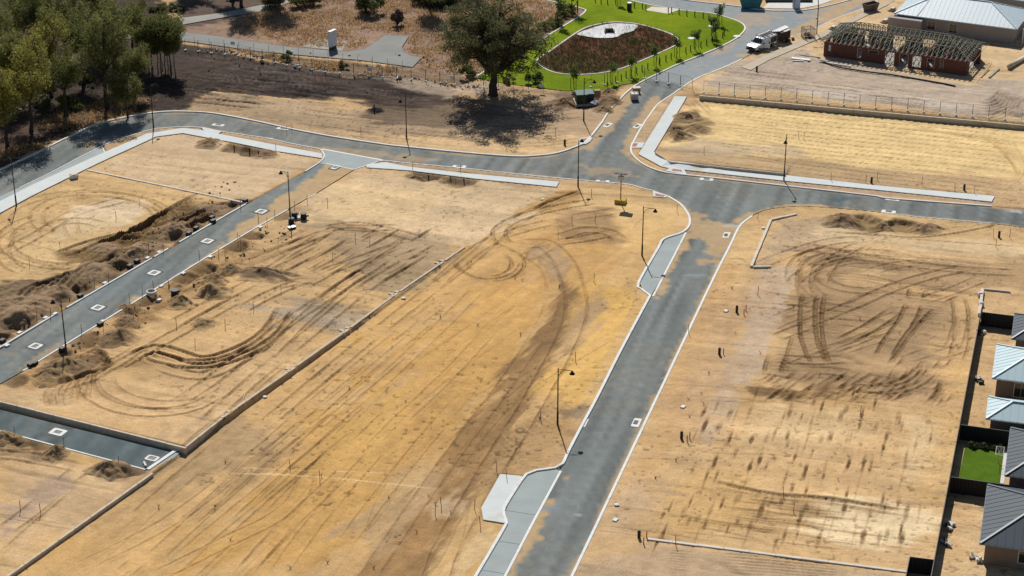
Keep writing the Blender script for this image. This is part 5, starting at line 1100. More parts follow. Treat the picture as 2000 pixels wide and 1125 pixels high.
x, y, z = G(1162, 203); bm = bmesh.new(); bmesh.ops.create_icosphere(bm, subdivisions=3, radius=.7)
for v_ in bm.verts: n_ = float(fbm(np.array([v_.co.x * 2.5 + 9]), np.array([v_.co.y * 2.5 + v_.co.z * 1.7]), 7, 3)[0]); v_.co *= .55 + .9 * n_; v_.co.z = v_.co.z * .5 + .2
me_ = bpy.data.meshes.new('tarpaulin'); bm.to_mesh(me_); bm.free(); me_.materials.append(mat('tarp', (.30, .34, .42), .6, .6, 2.5)); tag(link('tarpaulin', me_, None, (x, y, z)), 'crumpled white and blue tarpaulin at the right corner of the kiosk', 'tarpaulin')
x, y, z = G(1239, 194); t = thing('liquid_tank', 'white caged liquid tank standing on the road by the left kerb', 'tank', (x, y, z - .08), R(5)); MB().box(-.5, .5, -.55, .55, .16, 1.12).build('tank', 'white_dull', t, bevel=.06)
cg = MB()
for k in range(7):
    q = -.54 + .18 * k
    cg.bar((q, -.6, .14), (q, -.6, 1.16), .025).bar((q, .6, .14), (q, .6, 1.16), .025).bar((-.55, q, .14), (-.55, q, 1.16), .025).bar((.55, q, .14), (.55, q, 1.16), .025)
    zq = .16 + k * .165; cg.bar((-.55, -.6, zq), (.55, -.6, zq), .025).bar((-.55, .6, zq), (.55, .6, zq), .025).bar((-.55, -.6, zq), (-.55, .6, zq), .025).bar((.55, -.6, zq), (.55, .6, zq), .025)
cg.build('cage', 'galv', t); MB().box(-.58, .58, -.62, .62, .0, .13).build('pallet', 'dark_steel', t); MB().tube([(0, 0, 1.1), (0, 0, 1.2)], .12, 10).build('cap', 'black_plastic', t)
x, y, z = G(1243, 180); t = thing('timber_crate', 'low tan crate just behind the white caged tank', 'crate', (x, y, z - .06), R(8)); MB().box(-.55, .55, -.4, .4, .1, .8).build('box', 'timber', t, bevel=.02); MB().box(-.6, .6, -.45, .45, .8, .88).build('lid', 'limestone_pale', t); [MB().box(q, q + .1, -.4, .4, 0, .1).build('skid', 'timber', t) for q in (-.5, .4)]
# monolith sign
x, y, z = G(650, 96); t = thing('entry_sign', 'tall white monolith sign on the pale slab beside the old driveway', 'sign', (x, y, z), R(58)); MB().box(-.85, .85, -.28, .28, .55, 3.2).build('sign_body', 'sign_white', t, bevel=.03) if mat('sign_white', (.66, .72, .78), .5, .05, 1.2) else None
MB().box(-.75, .75, -.24, .24, -.2, .55).build('plinth', 'dark_steel', t); MB().box(-.87, .87, -.3, .3, 3.2, 3.26).build('cap', 'white_paint', t)  # dark base colour stands in for the shadow at the sign's foot
sheet('sign_slab', G2([(592,92),(615,74),(645,76),(678,80),(668,100),(640,97)]), .035, MATS['old_concrete'], 1.5, .08)
# temporary fences
def tf_panel():
    r = thing('mesh_fence_panel', 'fence', 'fence panel'); MB().bar((0, 0, 0), (0, 0, 1.95), .045).bar((2.36, 0, 0), (2.36, 0, 1.95), .045).bar((0, 0, 1.93), (2.36, 0, 1.93), .03).bar((0, 0, .12), (2.36, 0, .12), .03).build('frame', 'dark_galv', r)
    m_ = MB()
    for k in range(1, 8): m_.bar((2.36 * k / 8, 0, .12), (2.36 * k / 8, 0, 1.93), .007)
    for k in range(1, 5): m_.bar((0, 0, .12 + 1.8 * k / 5), (2.36, 0, .12 + 1.8 * k / 5), .007)
    m_.build('wire_mesh', 'dark_galv', r); MB().box(-.3, .3, -.13, .13, 0, .14).build('foot', 'kerb', r, rot=(0, 0, R(90)), bevel=.03); return r
mat('dark_galv', (.12, .12, .12), .5, .1, 4, metal=.4)
ORD = 'first second third fourth fifth sixth seventh eighth ninth tenth eleventh twelfth thirteenth fourteenth fifteenth sixteenth seventeenth eighteenth nineteenth twentieth twenty-first twenty-second twenty-third twenty-fourth twenty-fifth twenty-sixth twenty-seventh twenty-eighth twenty-ninth thirtieth thirty-first thirty-second'.split()
tfp = tf_panel(); first = [True]
def fence_run(pts, lab, grp, skip=()):
    ln = straight_line(pts, .05); acc = 0; last = np.array(ln[0]); marks = [last]
    for p in ln:
        if np.hypot(*(p - last)) >= 2.4: marks.append(p); last = p
    for i, (a, b) in enumerate(zip(marks, marks[1:])):
        if i in skip: continue
        o = tfp if first[0] else copy_tree(tfp); first[0] = False
        o.location = (*a, hbf(*a)); o.rotation_euler = (0, 0, math.atan2(*(b - a)[::-1])); o['label'] = '%s, %s from its left end' % (lab, ORD[i]); o['group'] = grp
RWo = RN * .75
fence_run([R0 + RWo + RD * .5, R1 + RWo], 'mesh fence panel on the upper right wall', 'mesh fence along the upper right wall')
fence_run(G2([(1154,170),(1207,161.5),(1258,152.5),(1310,165),(1360,176)]), 'mesh fence panel across the road', 'mesh fence across the road')
fence_run(G2([(362,98),(470,110),(560,128),(645,142),(726,149),(813,157),(901,167),(1000,176),(1090,181)]), 'mesh fence panel along the rubble strip', 'mesh fence along the rubble strip')
for u, v, lab in [(455, 88, 'small white notice on the mesh fence nearest the grove'), (723, 140, 'small pale blue notice on the rubble strip fence'), (740, 133, 'small white notice right of the pale blue one'), (884, 156, 'small white notice on the fence left of the big tree'), (1057, 172, 'small white notice on the fence right of the big tree trunk')]:
    x, y, z = G(u, v + 9); o = MB().box(-.38, .38, -.012, .012, .85, 1.4).build('fence_notice', 'fence_sign', None, loc=(x, y, z), rot=(0, 0, R(-18))); tag(o, lab, 'notice')
# star pickets along the driveway edge
pk = MB().tube([(0, 0, -.2), (0, 0, 1.5)], .028, 5).mesh('picket', 'dark_steel')
for k in range(15): u = 380 + k * 29; x, y, z = G(u, 88 + (u - 380) * .115); tag(link('star_picket', pk, None, (x, y, z)), 'steel star picket along the old driveway, %s from the left' % ORD[k], 'post', 'star pickets along the old driveway')
# park bollards
c4 = lambda a, b: (1100 + a / 3.75, b / 3.75)
bo = MB().tube([(0, 0, -.1), (0, 0, .95), (0, 0, 1.0)], [.085, .085, .06], 8).mesh('bollard', 'timber_dark') if mat('timber_dark', (.055, .04, .028), .8, .2, 4) else None
BOL = [(323,640),(384,600),(425,585),(460,565),(537,535),(577,518),(619,505),(707,468),(752,448),(790,430),(898,388),(932,375),(1008,345),(1050,328),(1093,310),(1168,275),(1178,255),(1103,165),(1065,148),(1025,132),(963,122),(905,113),(848,102),(793,94),(769,95),(605,72),(580,62),(521,54),(325,30),(277,24),(235,16)]
for i, p in enumerate(BOL):
    x, y, z = G(*c4(*p)); tag(link('bollard', bo, None, (x, y, z)), 'dark timber bollard on the road side of the lawn, %s from the left' % ORD[i] if i < 17 else 'dark timber bollard on the top side of the lawn, %s from the right' % ORD[i - 17], 'bollard', 'lawn bollards, road side' if i < 17 else 'lawn bollards, top edge')
x, y, z = G(1229, 20); t = thing('litter_bin', 'dark litter bin enclosure at the top of the lawn', 'bin', (x, y, z)); MB().tube([(0, 0, 0), (0, 0, 1.25)], .42, 12).build('body', 'black_paint', t); MB().tube([(0, 0, 1.25), (0, 0, 1.4)], [.48, .4], 12).build('hood', 'galv', t)
sheet('sand_pad', G2([(1260,20),(1273,13),(1330,18),(1305,27)]), .03, MATS['limestone_pale'], 1.5, .05)
# culvert rock at the top of the reed bed
x, y, z = G(1190, 60); t = thing('culvert_headwall', 'dark culvert headwall among pale stones in the reed bed', 'culvert', (x, y, z - .2), R(5)); t.scale = (.7,) * 3; MB().box(-1.0, 1.0, 0, .5, -.2, .8).build('headwall', 'rust_grey', t, bevel=.05); MB().tube([(0, -.02, .25), (0, .1, .25)], .32, 14).build('pipe_mouth', 'dark_void', t); [MB().box(q, q + .3, -.9, .2, -.2, .5).build('wing_wall', 'rust_grey', t) for q in (-1.2, .9)]
# ------------------------------------------------------------------ trees
def leaf_mat(name, c0, c1, trans=.25):
    m, t, b = nodes(name); L = t.links.new
    at = new(t, 'ShaderNodeAttribute', attribute_name='tone'); mx = new(t, 'ShaderNodeMix', data_type='RGBA')
    mx.inputs[6].default_value = (*c0, 1); mx.inputs[7].default_value = (*c1, 1); L(at.outputs['Fac'], mx.inputs[0]); L(mx.outputs[2], b.inputs['Base Color'])
    b.inputs['Roughness'].default_value = .6; b.inputs['Specular IOR Level'].default_value = .25
    tr = new(t, 'ShaderNodeBsdfTranslucent'); L(mx.outputs[2], tr.inputs['Color']); ad = new(t, 'ShaderNodeMixShader'); ad.inputs[0].default_value = trans
    L(b.outputs[0], ad.inputs[1]); L(tr.outputs[0], ad.inputs[2]); L(ad.outputs[0], t.nodes['Material Output'].inputs[0]); MATS[name] = m; return m
leaf_mat('leaf_gum', (.10, .115, .040), (.26, .27, .085), .5); leaf_mat('leaf_yellow', (.17, .175, .040), (.38, .35, .085), .5); leaf_mat('leaf_dark', (.075, .085, .042), (.20, .205, .085), .45); leaf_mat('leaf_green', (.060, .095, .025), (.17, .22, .055), .4); leaf_mat('leaf_dry', (.30, .20, .12), (.62, .42, .22), .5); leaf_mat('leaf_twig', (.06, .045, .035), (.16, .12, .10), .0); leaf_mat('leaf_reed', (.070, .068, .028), (.20, .175, .08), .2)
mat('bark', (.060, .050, .042), .95, .3, 2.5, .6); mat('bark_pale', (.17, .145, .12), .95, .3, 2.0, .6)
def leaves(cents, rads, per, size, seed, flat=.75, tonebias=None):
    'leaf sprays scattered through clumps: returns verts, faces, tone'
    rs = np.random.RandomState(seed); cents = np.array(cents); n = len(cents) * per
    c = np.repeat(cents, per, 0); r = np.repeat(np.array(rads), per)[:, None]; ct = np.repeat(rs.rand(len(cents)), per)
    dv = rs.normal(size=(n, 3)); dv /= np.linalg.norm(dv, axis=1)[:, None]; rad = rs.rand(n, 1) ** .45
    p = c + dv * rad * r * np.array([1, 1, flat])
    a = rs.normal(size=(n, 3)); a[:, 2] -= .35; a /= np.linalg.norm(a, axis=1)[:, None]; b = np.cross(a, rs.normal(size=(n, 3))); b /= np.linalg.norm(b, axis=1)[:, None] + 1e-9
    s_ = (size * (.6 + .8 * rs.rand(n)))[:, None]
    V = np.stack([p - a * s_, p + b * s_ * .42, p + a * s_, p - b * s_ * .42], 1).reshape(-1, 3); F = np.arange(n * 4).reshape(-1, 4)
    tone = np.clip(.55 * ct + .45 * rs.rand(n), 0, 1)
    return V, F, np.repeat(tone, 4)
def leaf_mesh(name, V, F, tone, m):
    me = np_mesh(name, V, F, MATS[m], False); a = me.attributes.new('tone', 'FLOAT', 'POINT'); a.data.foreach_set('value', tone.astype(np.float32)); return me
def make_tree(name, H, spread, trunk_h, r0, nl, per, size, seed, m='leaf_gum', bark='bark', clump=1.5, lean=(0, 0), forks=5, flat=.75, droop=.0, low=.35, mb=None, stems=1):
    'trunk and limbs as one mesh, crown as another; returns the two meshes'
    rs = random.Random(seed); b = MB(); cents = []
    for st in range(stems):
        ox, oy = (rs.uniform(-.6, .6) * spread * .3, rs.uniform(-.6, .6) * spread * .3) if stems > 1 else (0, 0)
        top_ = Vector((ox + lean[0], oy + lean[1], trunk_h)); k = 6
        pts = [Vector((ox, oy, -.4)).lerp(top_, q / k) + Vector((rs.uniform(-1, 1), rs.uniform(-1, 1), 0)) * .12 * (0 < q < k) for q in range(k + 1)]
        b.tube(pts, [r0 * (1.35 if q == 0 else 1.0 - .42 * q / k) for q in range(k + 1)], 9)
        for f in range(forks):
            az = 2 * math.pi * (f + rs.uniform(-.3, .3)) / forks; el = rs.uniform(.25, 1.2) if f else 1.45
            ln_ = (H - trunk_h) * rs.uniform(.55, .8); dr_ = Vector((math.cos(az) * math.cos(el), math.sin(az) * math.cos(el), math.sin(el))); ln_ = ln_ if el > .7 else spread * rs.uniform(.5, .72)
            p = top_ * 1.0; limb = [p.copy()]; dd = dr_.copy()
            for q in range(5):
                dd = (dd + Vector((rs.uniform(-.25, .25), rs.uniform(-.25, .25), .10 + rs.uniform(-.15, .15)))).normalized(); p = p + dd * ln_ / 5; limb.append(p.copy())
            b.tube(limb, [r0 * .5 * (1 - .8 * q / 5) for q in range(6)], 7)
            for q in range(max(2, nl // forks // stems)):
                base = limb[rs.randint(2, 5)]; az2 = rs.uniform(0, 6.28); el2 = rs.uniform(-.3, 1.0); L2 = rs.uniform(.15, .42) * spread
                e = base + Vector((math.cos(az2) * math.cos(el2), math.sin(az2) * math.cos(el2), math.sin(el2))) * L2
                e.z = min(e.z, H - rs.uniform(0, .12) * H); e.z = max(e.z, H * low)
                hx = math.hypot(e.x - ox, e.y - oy); mx_ = spread * (.6 + .4 * math.sin(math.pi * min(1, max(0, (e.z - H * low) / (H * (1 - low)))) * .75 + .5))
                if hx > mx_: e.x = ox + (e.x - ox) * mx_ / hx; e.y = oy + (e.y - oy) * mx_ / hx
                mid = base.lerp(e, .5) + Vector((0, 0, .12 * L2)); b.tube([base, mid, e], [r0 * .16, r0 * .10, r0 * .03], 5); cents.append(e)
    V, F, tn = leaves([tuple(c) for c in cents], [clump * rs.uniform(.65, 1.25) for _ in cents], per, size, seed, flat)
    return b.mesh('trunk', bark, True), leaf_mesh('crown', V, F, tn, m)
def plant_tree(name, lab, cat, u, v, meshes, sc_=1, rz=0, grp=None, off=(0, 0)):
    x, y, z = G(u, v); t = thing(name, lab, cat, (x + off[0], y + off[1], z), rz, grp); t.scale = (sc_, sc_, sc_) if not hasattr(sc_, '__len__') else sc_
    link('trunk', meshes[0], t); link('crown', meshes[1], t); return t
big = make_tree('big', 17.0, 14.0, 3.6, .8, 330, 125, .17, 5, 'leaf_dark', 'bark', 1.35, (.1, 0), 9, .75, low=.24)
plant_tree('gum_tree', 'huge spreading dark green gum tree beside the lawn', 'tree', 963, 186, big, (1, 1, 1.0), .4)
gA = make_tree('gA', 15, 5.6, 5.0, .36, 155, 72, .16, 11, 'leaf_gum', 'bark', .95, (.3, .1), 6, 1.25, low=.28)
gB = make_tree('gB', 14, 5.2, 4.5, .30, 145, 72, .16, 12, 'leaf_yellow', 'bark', .95, (-.3, .2), 6, 1.25, low=.22)
gC = make_tree('gC', 17, 5.0, 6.0, .34, 150, 70, .16, 13, 'leaf_gum', 'bark', .95, (.1, .2), 7, 1.3, low=.35)
gD = make_tree('gD', 10.5, 2.0, 4.4, .12, 44, 90, .16, 14, 'leaf_gum', 'bark_pale', .95, (.3, .1), 5, 1.2, low=.36)
gE = make_tree('gE', 8, 3.0, 2.6, .2, 46, 110, .16, 15, 'leaf_gum', 'bark', 1.1, (0, 0), 5, .9, low=.2)
GR = 'trees of the left hand bush'
for u, v, p, s_, lab in [(61,256,gB,1.05,'yellow green gum tree, frontmost of the left bush'), (15,285,gB,.95,'yellow green gum tree cut by the left edge of the frame'), (208,214,gC,1.0,'tall dark twin gum tree nearest the road bend'), (128,228,gA,.85,'olive gum tree between the yellow and the dark tall gums'), (248,228,gE,1.0,'small olive tree just right of the dark tall gum'), (100,190,gB,1.0,'bright yellow green gum in the middle of the left bush'), (20,205,gA,1.0,'olive gum tree behind the frontmost yellow gums'),
                          (165,165,gA,1.05,'olive gum tree behind the dark tall gum'), (225,160,gC,.9,'dark tall gum tree to the rear of the twin gum'), (75,140,gC,.95,'dark gum tree at the back of the left bush'), (10,130,gA,.95,'olive gum tree at the far left rear'), (262,190,gA,.72,'mid sized olive gum above the road bend'), (130,110,gA,1.0,'olive gum tree rising to the top edge at left'), (200,105,gC,1.0,'dark gum tree rising to the top edge near the bush path'), (40,85,gC,.9,'dark gum tree in the top left corner'), (262,120,gA,.85,'olive gum tree behind the slender saplings'), (-45,245,gB,1,'yellow gum tree mostly beyond the left edge'), (-50,330,gA,1.0,'olive gum tree outside the left edge shading the road'), (-20,170,gA,1.0,'olive gum tree just inside the left edge, rear')]:
    plant_tree('gum_tree', lab, 'tree', u, v, p, s_, random.uniform(0, 6.28), GR)
for k, (u, v) in enumerate([(283,146),(292,142),(300,147),(308,143),(315,147),(322,141),(329,146),(336,143),(343,150),(296,136),(318,135),(334,136)]):
    plant_tree('sapling', 'slender pale trunked gum in the tight clump at the edge of the dark soil', 'tree', u, v, gD, random.uniform(.82, 1.02), random.uniform(0, 6.28), 'clump of slender gums')
for u, v, p, s_, lab in [(472,14,gC,.95,'dark tree at the top edge shading the bush path, left one'), (545,4,gC,1.05,'dark tree at the top edge shading the bush path, right one'), (455,2,gA,.9,'olive tree cut off by the top edge left of the path bend'), (838,16,gC,.85,'dark tree beyond the paddock cut by the top edge'), (370,-18,gA,.9,'olive tree above the top edge by the bush path'), (900,-20,gA,1.0,'olive tree behind the big gum at the top edge')]:
    plant_tree('gum_tree', lab, 'tree', u, v, p, s_, random.uniform(0, 6.28), 'trees along the top edge')
# shrubs
def make_shrub(H, W, n, per, size, seed, m, flat=.8):
    rs = random.Random(seed); b = MB(); c = []
    for k in range(n):
        az = rs.uniform(0, 6.28); rr = rs.uniform(0, 1) ** .6 * W; e = Vector((math.cos(az) * rr, math.sin(az) * rr, H * rs.uniform(.35, .9) * (1 - .35 * rr / W))); b.tube([(0, 0, -.1), tuple(e * .5), tuple(e)], [.04, .03, .01], 5); c.append(tuple(e))
    V, F, tn = leaves(c, [W * .45] * n, per, size, seed, flat); V[:, 2] = np.maximum(V[:, 2], .02); return b.mesh('stem', 'bark', True), leaf_mesh('foliage', V, F, tn, m)
sh = {'dark': make_shrub(3.2, 2.2, 16, 160, .22, 21, 'leaf_dark'), 'green': make_shrub(1.6, .8, 8, 120, .15, 22, 'leaf_green'), 'dry': make_shrub(3.2, 1.0, 18, 90, .25, 23, 'leaf_twig', 1.3), 'low': make_shrub(.8, 1.0, 9, 110, .14, 24, 'leaf_dark', .5), 'olive': make_shrub(1.6, 1.5, 10, 130, .18, 25, 'leaf_gum', .6)}
def shrub(kind, u, v, lab, s_=1, grp=None):
    x, y, z = G(u, v); t = thing('shrub', lab, 'shrub', (x, y, z), random.uniform(0, 6.28), grp); t.scale = (s_,) * 3; link('stem', sh[kind][0], t); link('foliage', sh[kind][1], t)
shrub('dark', 716, 27, 'round dark bush at the top edge of the dry paddock', 1.2); shrub('dry', 776, 50, 'grey leafless shrub standing in the dry paddock', 1.0); shrub('green', 562, 117, 'bright green shrub on the rubble strip left of the sign', 1.1); shrub('green', 670, 133, 'small green shrub on the rubble strip right of the sign', .9); shrub('green', 913, 150, 'green shrub left of the big gum trunk', 1.5); shrub('green', 1045, 163, 'green shrub right of the big gum trunk', 1.5); shrub('low', 993, 162, 'low dark shrub just behind the big gum trunk', 1.0)
for k, (u, v, lab) in enumerate([(1104,33,'low olive shrub in the garden bed left of the lawn, upper'), (1088,48,'low olive shrub in the garden bed left of the lawn, middle'), (1066,58,'low olive shrub in the garden bed left of the lawn, lower'), (1112,22,'low olive shrub at the tip of the garden bed')]): shrub('olive', u, v, lab, .9)
for k in range(16): shrub('low', random.uniform(150, 350), random.uniform(15, 60), 'low dark undergrowth shrub along the bush path', random.uniform(.8, 1.6), 'undergrowth along the bush path')
for k in range(22): shrub(random.choice(['low', 'olive']), random.uniform(-20, 180), random.uniform(150, 215), 'low undergrowth shrub beneath the left hand gums', random.uniform(.6, 1.2), 'undergrowth beneath the left gums')
for k in range(12): shrub('dark', random.choice([random.uniform(395, 620), random.uniform(820, 900)]), random.uniform(-6, 16), 'dark scrub along the top edge of the paddock', random.uniform(.5, .9), 'scrub along the top edge')
for k, (u, v) in enumerate([(1901,874),(1925,876),(1949,878)]): shrub('green', u, v, ['leafy garden plant against the fence above the small lawn, left', 'leafy garden plant against the fence above the small lawn, middle', 'leafy garden plant against the fence above the small lawn, right'][k], .55)
# staked young park trees
yt = [make_tree('y%d' % k, 3.4, .95, 1.5, .05, 14, 42, .13, 31 + k, 'leaf_green', 'bark_pale', .42, (0, 0), 4, 1.0, low=.42) for k in range(2)]
stk = MB()
for a_ in (0, 2.1, 4.2): stk.tube([(.45 * math.cos(a_), .45 * math.sin(a_), -.2), (.45 * math.cos(a_), .45 * math.sin(a_), 1.4)], .035, 5)
stake_me = MB().tube([(0, 0, -.2), (0, 0, 1.5)], .04, 5).mesh('stake', 'timber_dark')
for k, (p, lab) in enumerate([((75,645),'staked young tree on the lawn behind the kiosk'), ((345,605),'thin staked young tree above the kiosk fence corner'), ((505,552),'staked young tree below the reed bed, first from left'), ((682,482),'staked young tree right of the reed bed, lower'), ((832,418),'staked young tree right of the reed bed, middle'), ((970,358),'staked young tree beside the white pit lid on the lawn'), ((1108,302),'staked young tree near the road bend of the lawn'), ((1105,262),'staked young tree just above the one near the road bend'), ((1140,178),'staked young tree in the right hand curve of the lawn'), ((395,30),'staked young tree near the top edge of the lawn'), ((90,95),'leafy young tree at the tip of the garden bed by the lawn'), ((-38,190),'tall young tree at the lawn edge above the big gum')]):
    u, v = c4(*p); t = plant_tree('young_tree', lab, 'tree', u, v, yt[k % 2], 1.15 if k < 10 else 1.6, random.uniform(0, 6), 'young park trees')
    for a_ in (0, 2.1, 4.2): link('stake', stake_me, t, (.42 * math.cos(a_), .42 * math.sin(a_), 0))
for u, v, lab in [(1350, 75, 'white pit lid set in the lawn beside a young tree'), (1390, 51, 'white pit lid set in the lawn near the road curve'), (1439, 71, 'round concrete lid in the lawn tip')]:
    x, y, z = G(u, v); tag(MB().tube([(0, 0, -.05), (0, 0, .06)], [.62, .58], 16).build('inspection_cover', 'kerb', None, False, (x, y, z)), lab, 'cover')
# uncountable growth
def blades(n, region, seed, hmin, hmax, wd, name, lab, m, cat, per=5, spread=.25, dens=None):
    pts = G2(region); a = np.array(pts); rs = np.random.RandomState(seed); lo, hi = a.min(0), a.max(0); x = rs.uniform(lo[0], hi[0], n * 3); y = rs.uniform(lo[1], hi[1], n * 3); k = sdf(x, y, pts) < -.3
    if dens is not None: k &= dens(x, y) > rs.rand(len(x))
    x, y = x[k][:n], y[k][:n]; n = len(x); sz = rs.rand(n) ** 2; x = np.repeat(x, per) + rs.normal(size=n * per) * spread * np.repeat(.5 + sz, per); y = np.repeat(y, per) + rs.normal(size=n * per) * spread * np.repeat(.5 + sz, per)
    h_ = (hmin + (hmax - hmin) * np.repeat(sz, per)) * rs.uniform(.6, 1.2, n * per); az = rs.uniform(0, 6.28, n * per); z = hb(x, y) + (pz(x, y) if name == 'reeds' else 0); w_ = wd * rs.uniform(.6, 1.4, n * per)
    lx, ly = rs.normal(size=n * per) * h_ * .35, rs.normal(size=n * per) * h_ * .35
    V = np.stack([np.column_stack([x - np.cos(az) * w_, y - np.sin(az) * w_, z - .05]), np.column_stack([x + np.cos(az) * w_, y + np.sin(az) * w_, z - .05]), np.column_stack([x + lx, y + ly, z + h_])], 1).reshape(-1, 3)
    tone = np.repeat(np.clip(np.repeat(rs.rand(n), per) * .6 + rs.rand(n * per) * .4, 0, 1), 3)
    o = link(name, leaf_mesh(name, V, np.arange(len(V)).reshape(-1, 3), tone, m)); return tag(o, lab, cat, kind='stuff')
pad_ok = lambda x, y: np.where(sdf(x, y, PATH_CUL) < .4, 0, 1) * np.where(sdf(x, y, PATH_TOP) < .4, 0, 1) * sm((fbm(x * .3, y * .3, 201, 3) - .25) / .35)
blades(7000, [(440,60),(590,-40),(1000,-50),(1060,0),(1130,25),(943,142),(860,150),(806,134),(825,112),(790,100),(800,68),(750,66),(700,95),(560,88)], 3, .15, .6, .09, 'dry_grass', 'brown dry grass tufts covering the paddock', 'leaf_dry', 'grass', 6, .28, pad_ok)
blades(2200, [(420,90),(560,108),(700,122),(810,137),(930,152),(900,166),(820,158),(690,148),(560,124)], 4, .15, .7, .10, 'dry_grass', 'brown dry grass tufts along the rubble strip', 'leaf_dry', 'grass', 6, .28, lambda x, y: sm((fbm(x * .2, y * .2, 203, 3) - .42) / .2))
blades(2600, [(-60,330),(130,200),(290,190),(300,215),(187,238),(71,296)], 6, .1, .5, .08, 'leaf_litter', 'brown undergrowth on the bush floor', 'leaf_dry', 'undergrowth', 5, .4, lambda x, y: sm((fbm(x * .2, y * .2, 205, 3) - .45) / .2) * .8)
reg = [(1100,83),(1140,57),(1175,47),(1207,44),(1247,48),(1287,59),(1313,69),(1323,79),(1318,88),(1287,103),(1220,131),(1180,141),(1140,145),(1100,144),(1075,138),(1055,127),(1051,119),(1060,110),(1076,100)]
blades(2300, reg, 8, .4, .95, .035, 'reeds', 'thin brown reeds planted in rows in the oval bed', 'leaf_reed', 'reeds', 7, .14, lambda x, y: np.where(sdf(x, y, WATER) < .2, .12, 1))
WEED = [(1006,545),(920,513),(1020,548),(1092,562),(933,637),(1017,654),(860,620),(683,760),(792,785),(1250,1045),(1385,730),(1370,770),(1345,780),(1695,540),(1680,625),(1550,600),(1435,650),(1600,735),(1722,770),(627,930),(760,975),(850,985),(838,970),(880,1000),(815,1040),(640,1100),(730,1110),(567,1110),(450,1055),(310,990),(420,990),(440,905),(1430,565),(1485,690),(1280,935),(1320,900),(1347,815),(1375,790),(1010,800),(1055,820)]
bm_ = MB(); rw = random.Random(9)
for u, v in WEED:
    x, y, z = G(u, v)
    for k in range(rw.randint(4, 9)): az = rw.uniform(0, 6.28); L = rw.uniform(.2, .6); bm_.tube([(x, y, z - .05), (x + math.cos(az) * L * .3, y + math.sin(az) * L * .3, z + L * .6), (x + math.cos(az) * L * .7, y + math.sin(az) * L * .7, z + L * .75)], [.016, .012, .006], 4, False)
o = bm_.build('dead_weeds', 'bark'); tag(o, 'scattered dry twiggy weeds on the bare sand', 'weeds', kind='stuff')
# rubble along the fence
bm_ = MB()
for k in range(190):
    u = rw.uniform(385, 960); v = 96 + (u - 385) * .125 + rw.gauss(0, 3) + (6 if u > 520 else 0); x, y, z = G(u, v); s_ = abs(rw.gauss(0, .12)) + .05
    mm = Matrix.Translation((x, y, z + s_ * .2)) @ Matrix.Rotation(rw.uniform(0, 6), 4, (rw.random(), rw.random(), 1)); bm_.box(-s_, s_, -s_ * .6, s_ * .6, -s_ * .4, s_ * .4, mm)
o = bm_.build('rubble', mat('rubble', (.42, .39, .36), .9, .5, .8)); tag(o, 'pale broken rubble scattered along the mesh fence', 'rubble', kind='stuff')
bm_ = MB()
for k in range(420):
    u, v = rw.choice([(rw.uniform(0, 470), None), (rw.uniform(60, 560), 1), (rw.uniform(300, 860), 2)]) if True else 0
    if v is None: v = 672 - u * .588 - rw.uniform(4, 60)
    elif v == 1: v = 750 - u * .609 + rw.uniform(6, 60)
    else: v = rw.uniform(100, 200)
    x, y, z = G(u, v); s_ = abs(rw.gauss(0, .07)) + .04
    mm = Matrix.Translation((x, y, z + s_ * .3)) @ Matrix.Rotation(rw.uniform(0, 6), 4, (rw.random(), rw.random(), 1)); bm_.box(-s_, s_, -s_ * .7, s_ * .7, -s_ * .5, s_ * .5, mm)
o = bm_.build('soil_clods', mat('clod', (.13, .10, .07), .95, .3, 1)); tag(o, 'loose dark clods strewn over the dug ground', 'clods', kind='stuff')

# ------------------------------------------------------------------ heaps of sand
def heap(u, v, wd, ht, lab, tone=(132, 106, 76), lx=1.0, rz=0, seed=1, grp='sand heaps beside the dug trenches'):
    x0, y0, _ = G(u, v); n, m_ = 52, 22; th_, rr = np.meshgrid(np.linspace(0, 2 * math.pi, n, endpoint=False), np.linspace(0, 1, m_)); th_ = th_.ravel(); rr = rr.ravel()
    lobe = 1 + .55 * (fbm(np.cos(th_) * 1.1 + seed * 1.7, np.sin(th_) * 1.1 + seed * 2.3, 300, 3) - .5) * 2
    xl = np.cos(th_) * rr * wd * lobe * lx; yl = np.sin(th_) * rr * wd * lobe; x = x0 + xl * math.cos(rz) - yl * math.sin(rz); y = y0 + xl * math.sin(rz) + yl * math.cos(rz)
    gzv, gc = gsample(x, y); cz = 1 - rr; off_ = .25 * np.cos(th_ - seed) * rr * (1 - rr)
    prof = np.clip(cz + off_, 0, 1) ** 1.25; prof = np.where(prof > .82, .82 + (prof - .82) * .5, prof) / .91
    rel = ht * 1.2 * prof * (1 + (fbm(x * .8, y * .8, 301, 3) - .5) * .55) + ((fbm(x * 2.0, y * 2.0, 303, 3) - .5) * .26 + (vn(x * 4, y * 4, 307) - .5) * .12) * np.clip(cz * 3, 0, 1)
    zz = np.minimum(gzv, hbf(x0, y0) + .3) * sm(rr) + max(float(gzv[0]), hbf(x0, y0) - .15) * (1 - sm(rr)) + rel - .06 * sm((rr - .85) / .15)
    V = np.column_stack([x - x0, y - y0, zz]); k = np.arange(n); F = np.concatenate([np.stack([(i + 1) * n + k, (i + 1) * n + (k + 1) % n, i * n + (k + 1) % n, i * n + k], 1) for i in range(m_ - 1)])
    me = np_mesh('sand_heap', V, F, earth_m); cc = np.tile(S(*tone), (len(V), 1)) * (1 + (fbm(x * 1.5, y * 1.5 + seed, 305, 4) - .5) * .7)[:, None]; edge = sm((rr + (fbm(x * 1.2, y * 1.2, 309, 3) - .5) * .7 - .5) / .4)[:, None]
    set_col(me, 'Col', cc * (1 - edge) + gc * edge); o = link('sand_heap', me, None, (x0, y0, 0)); tag(o, lab, 'sand heap', grp)
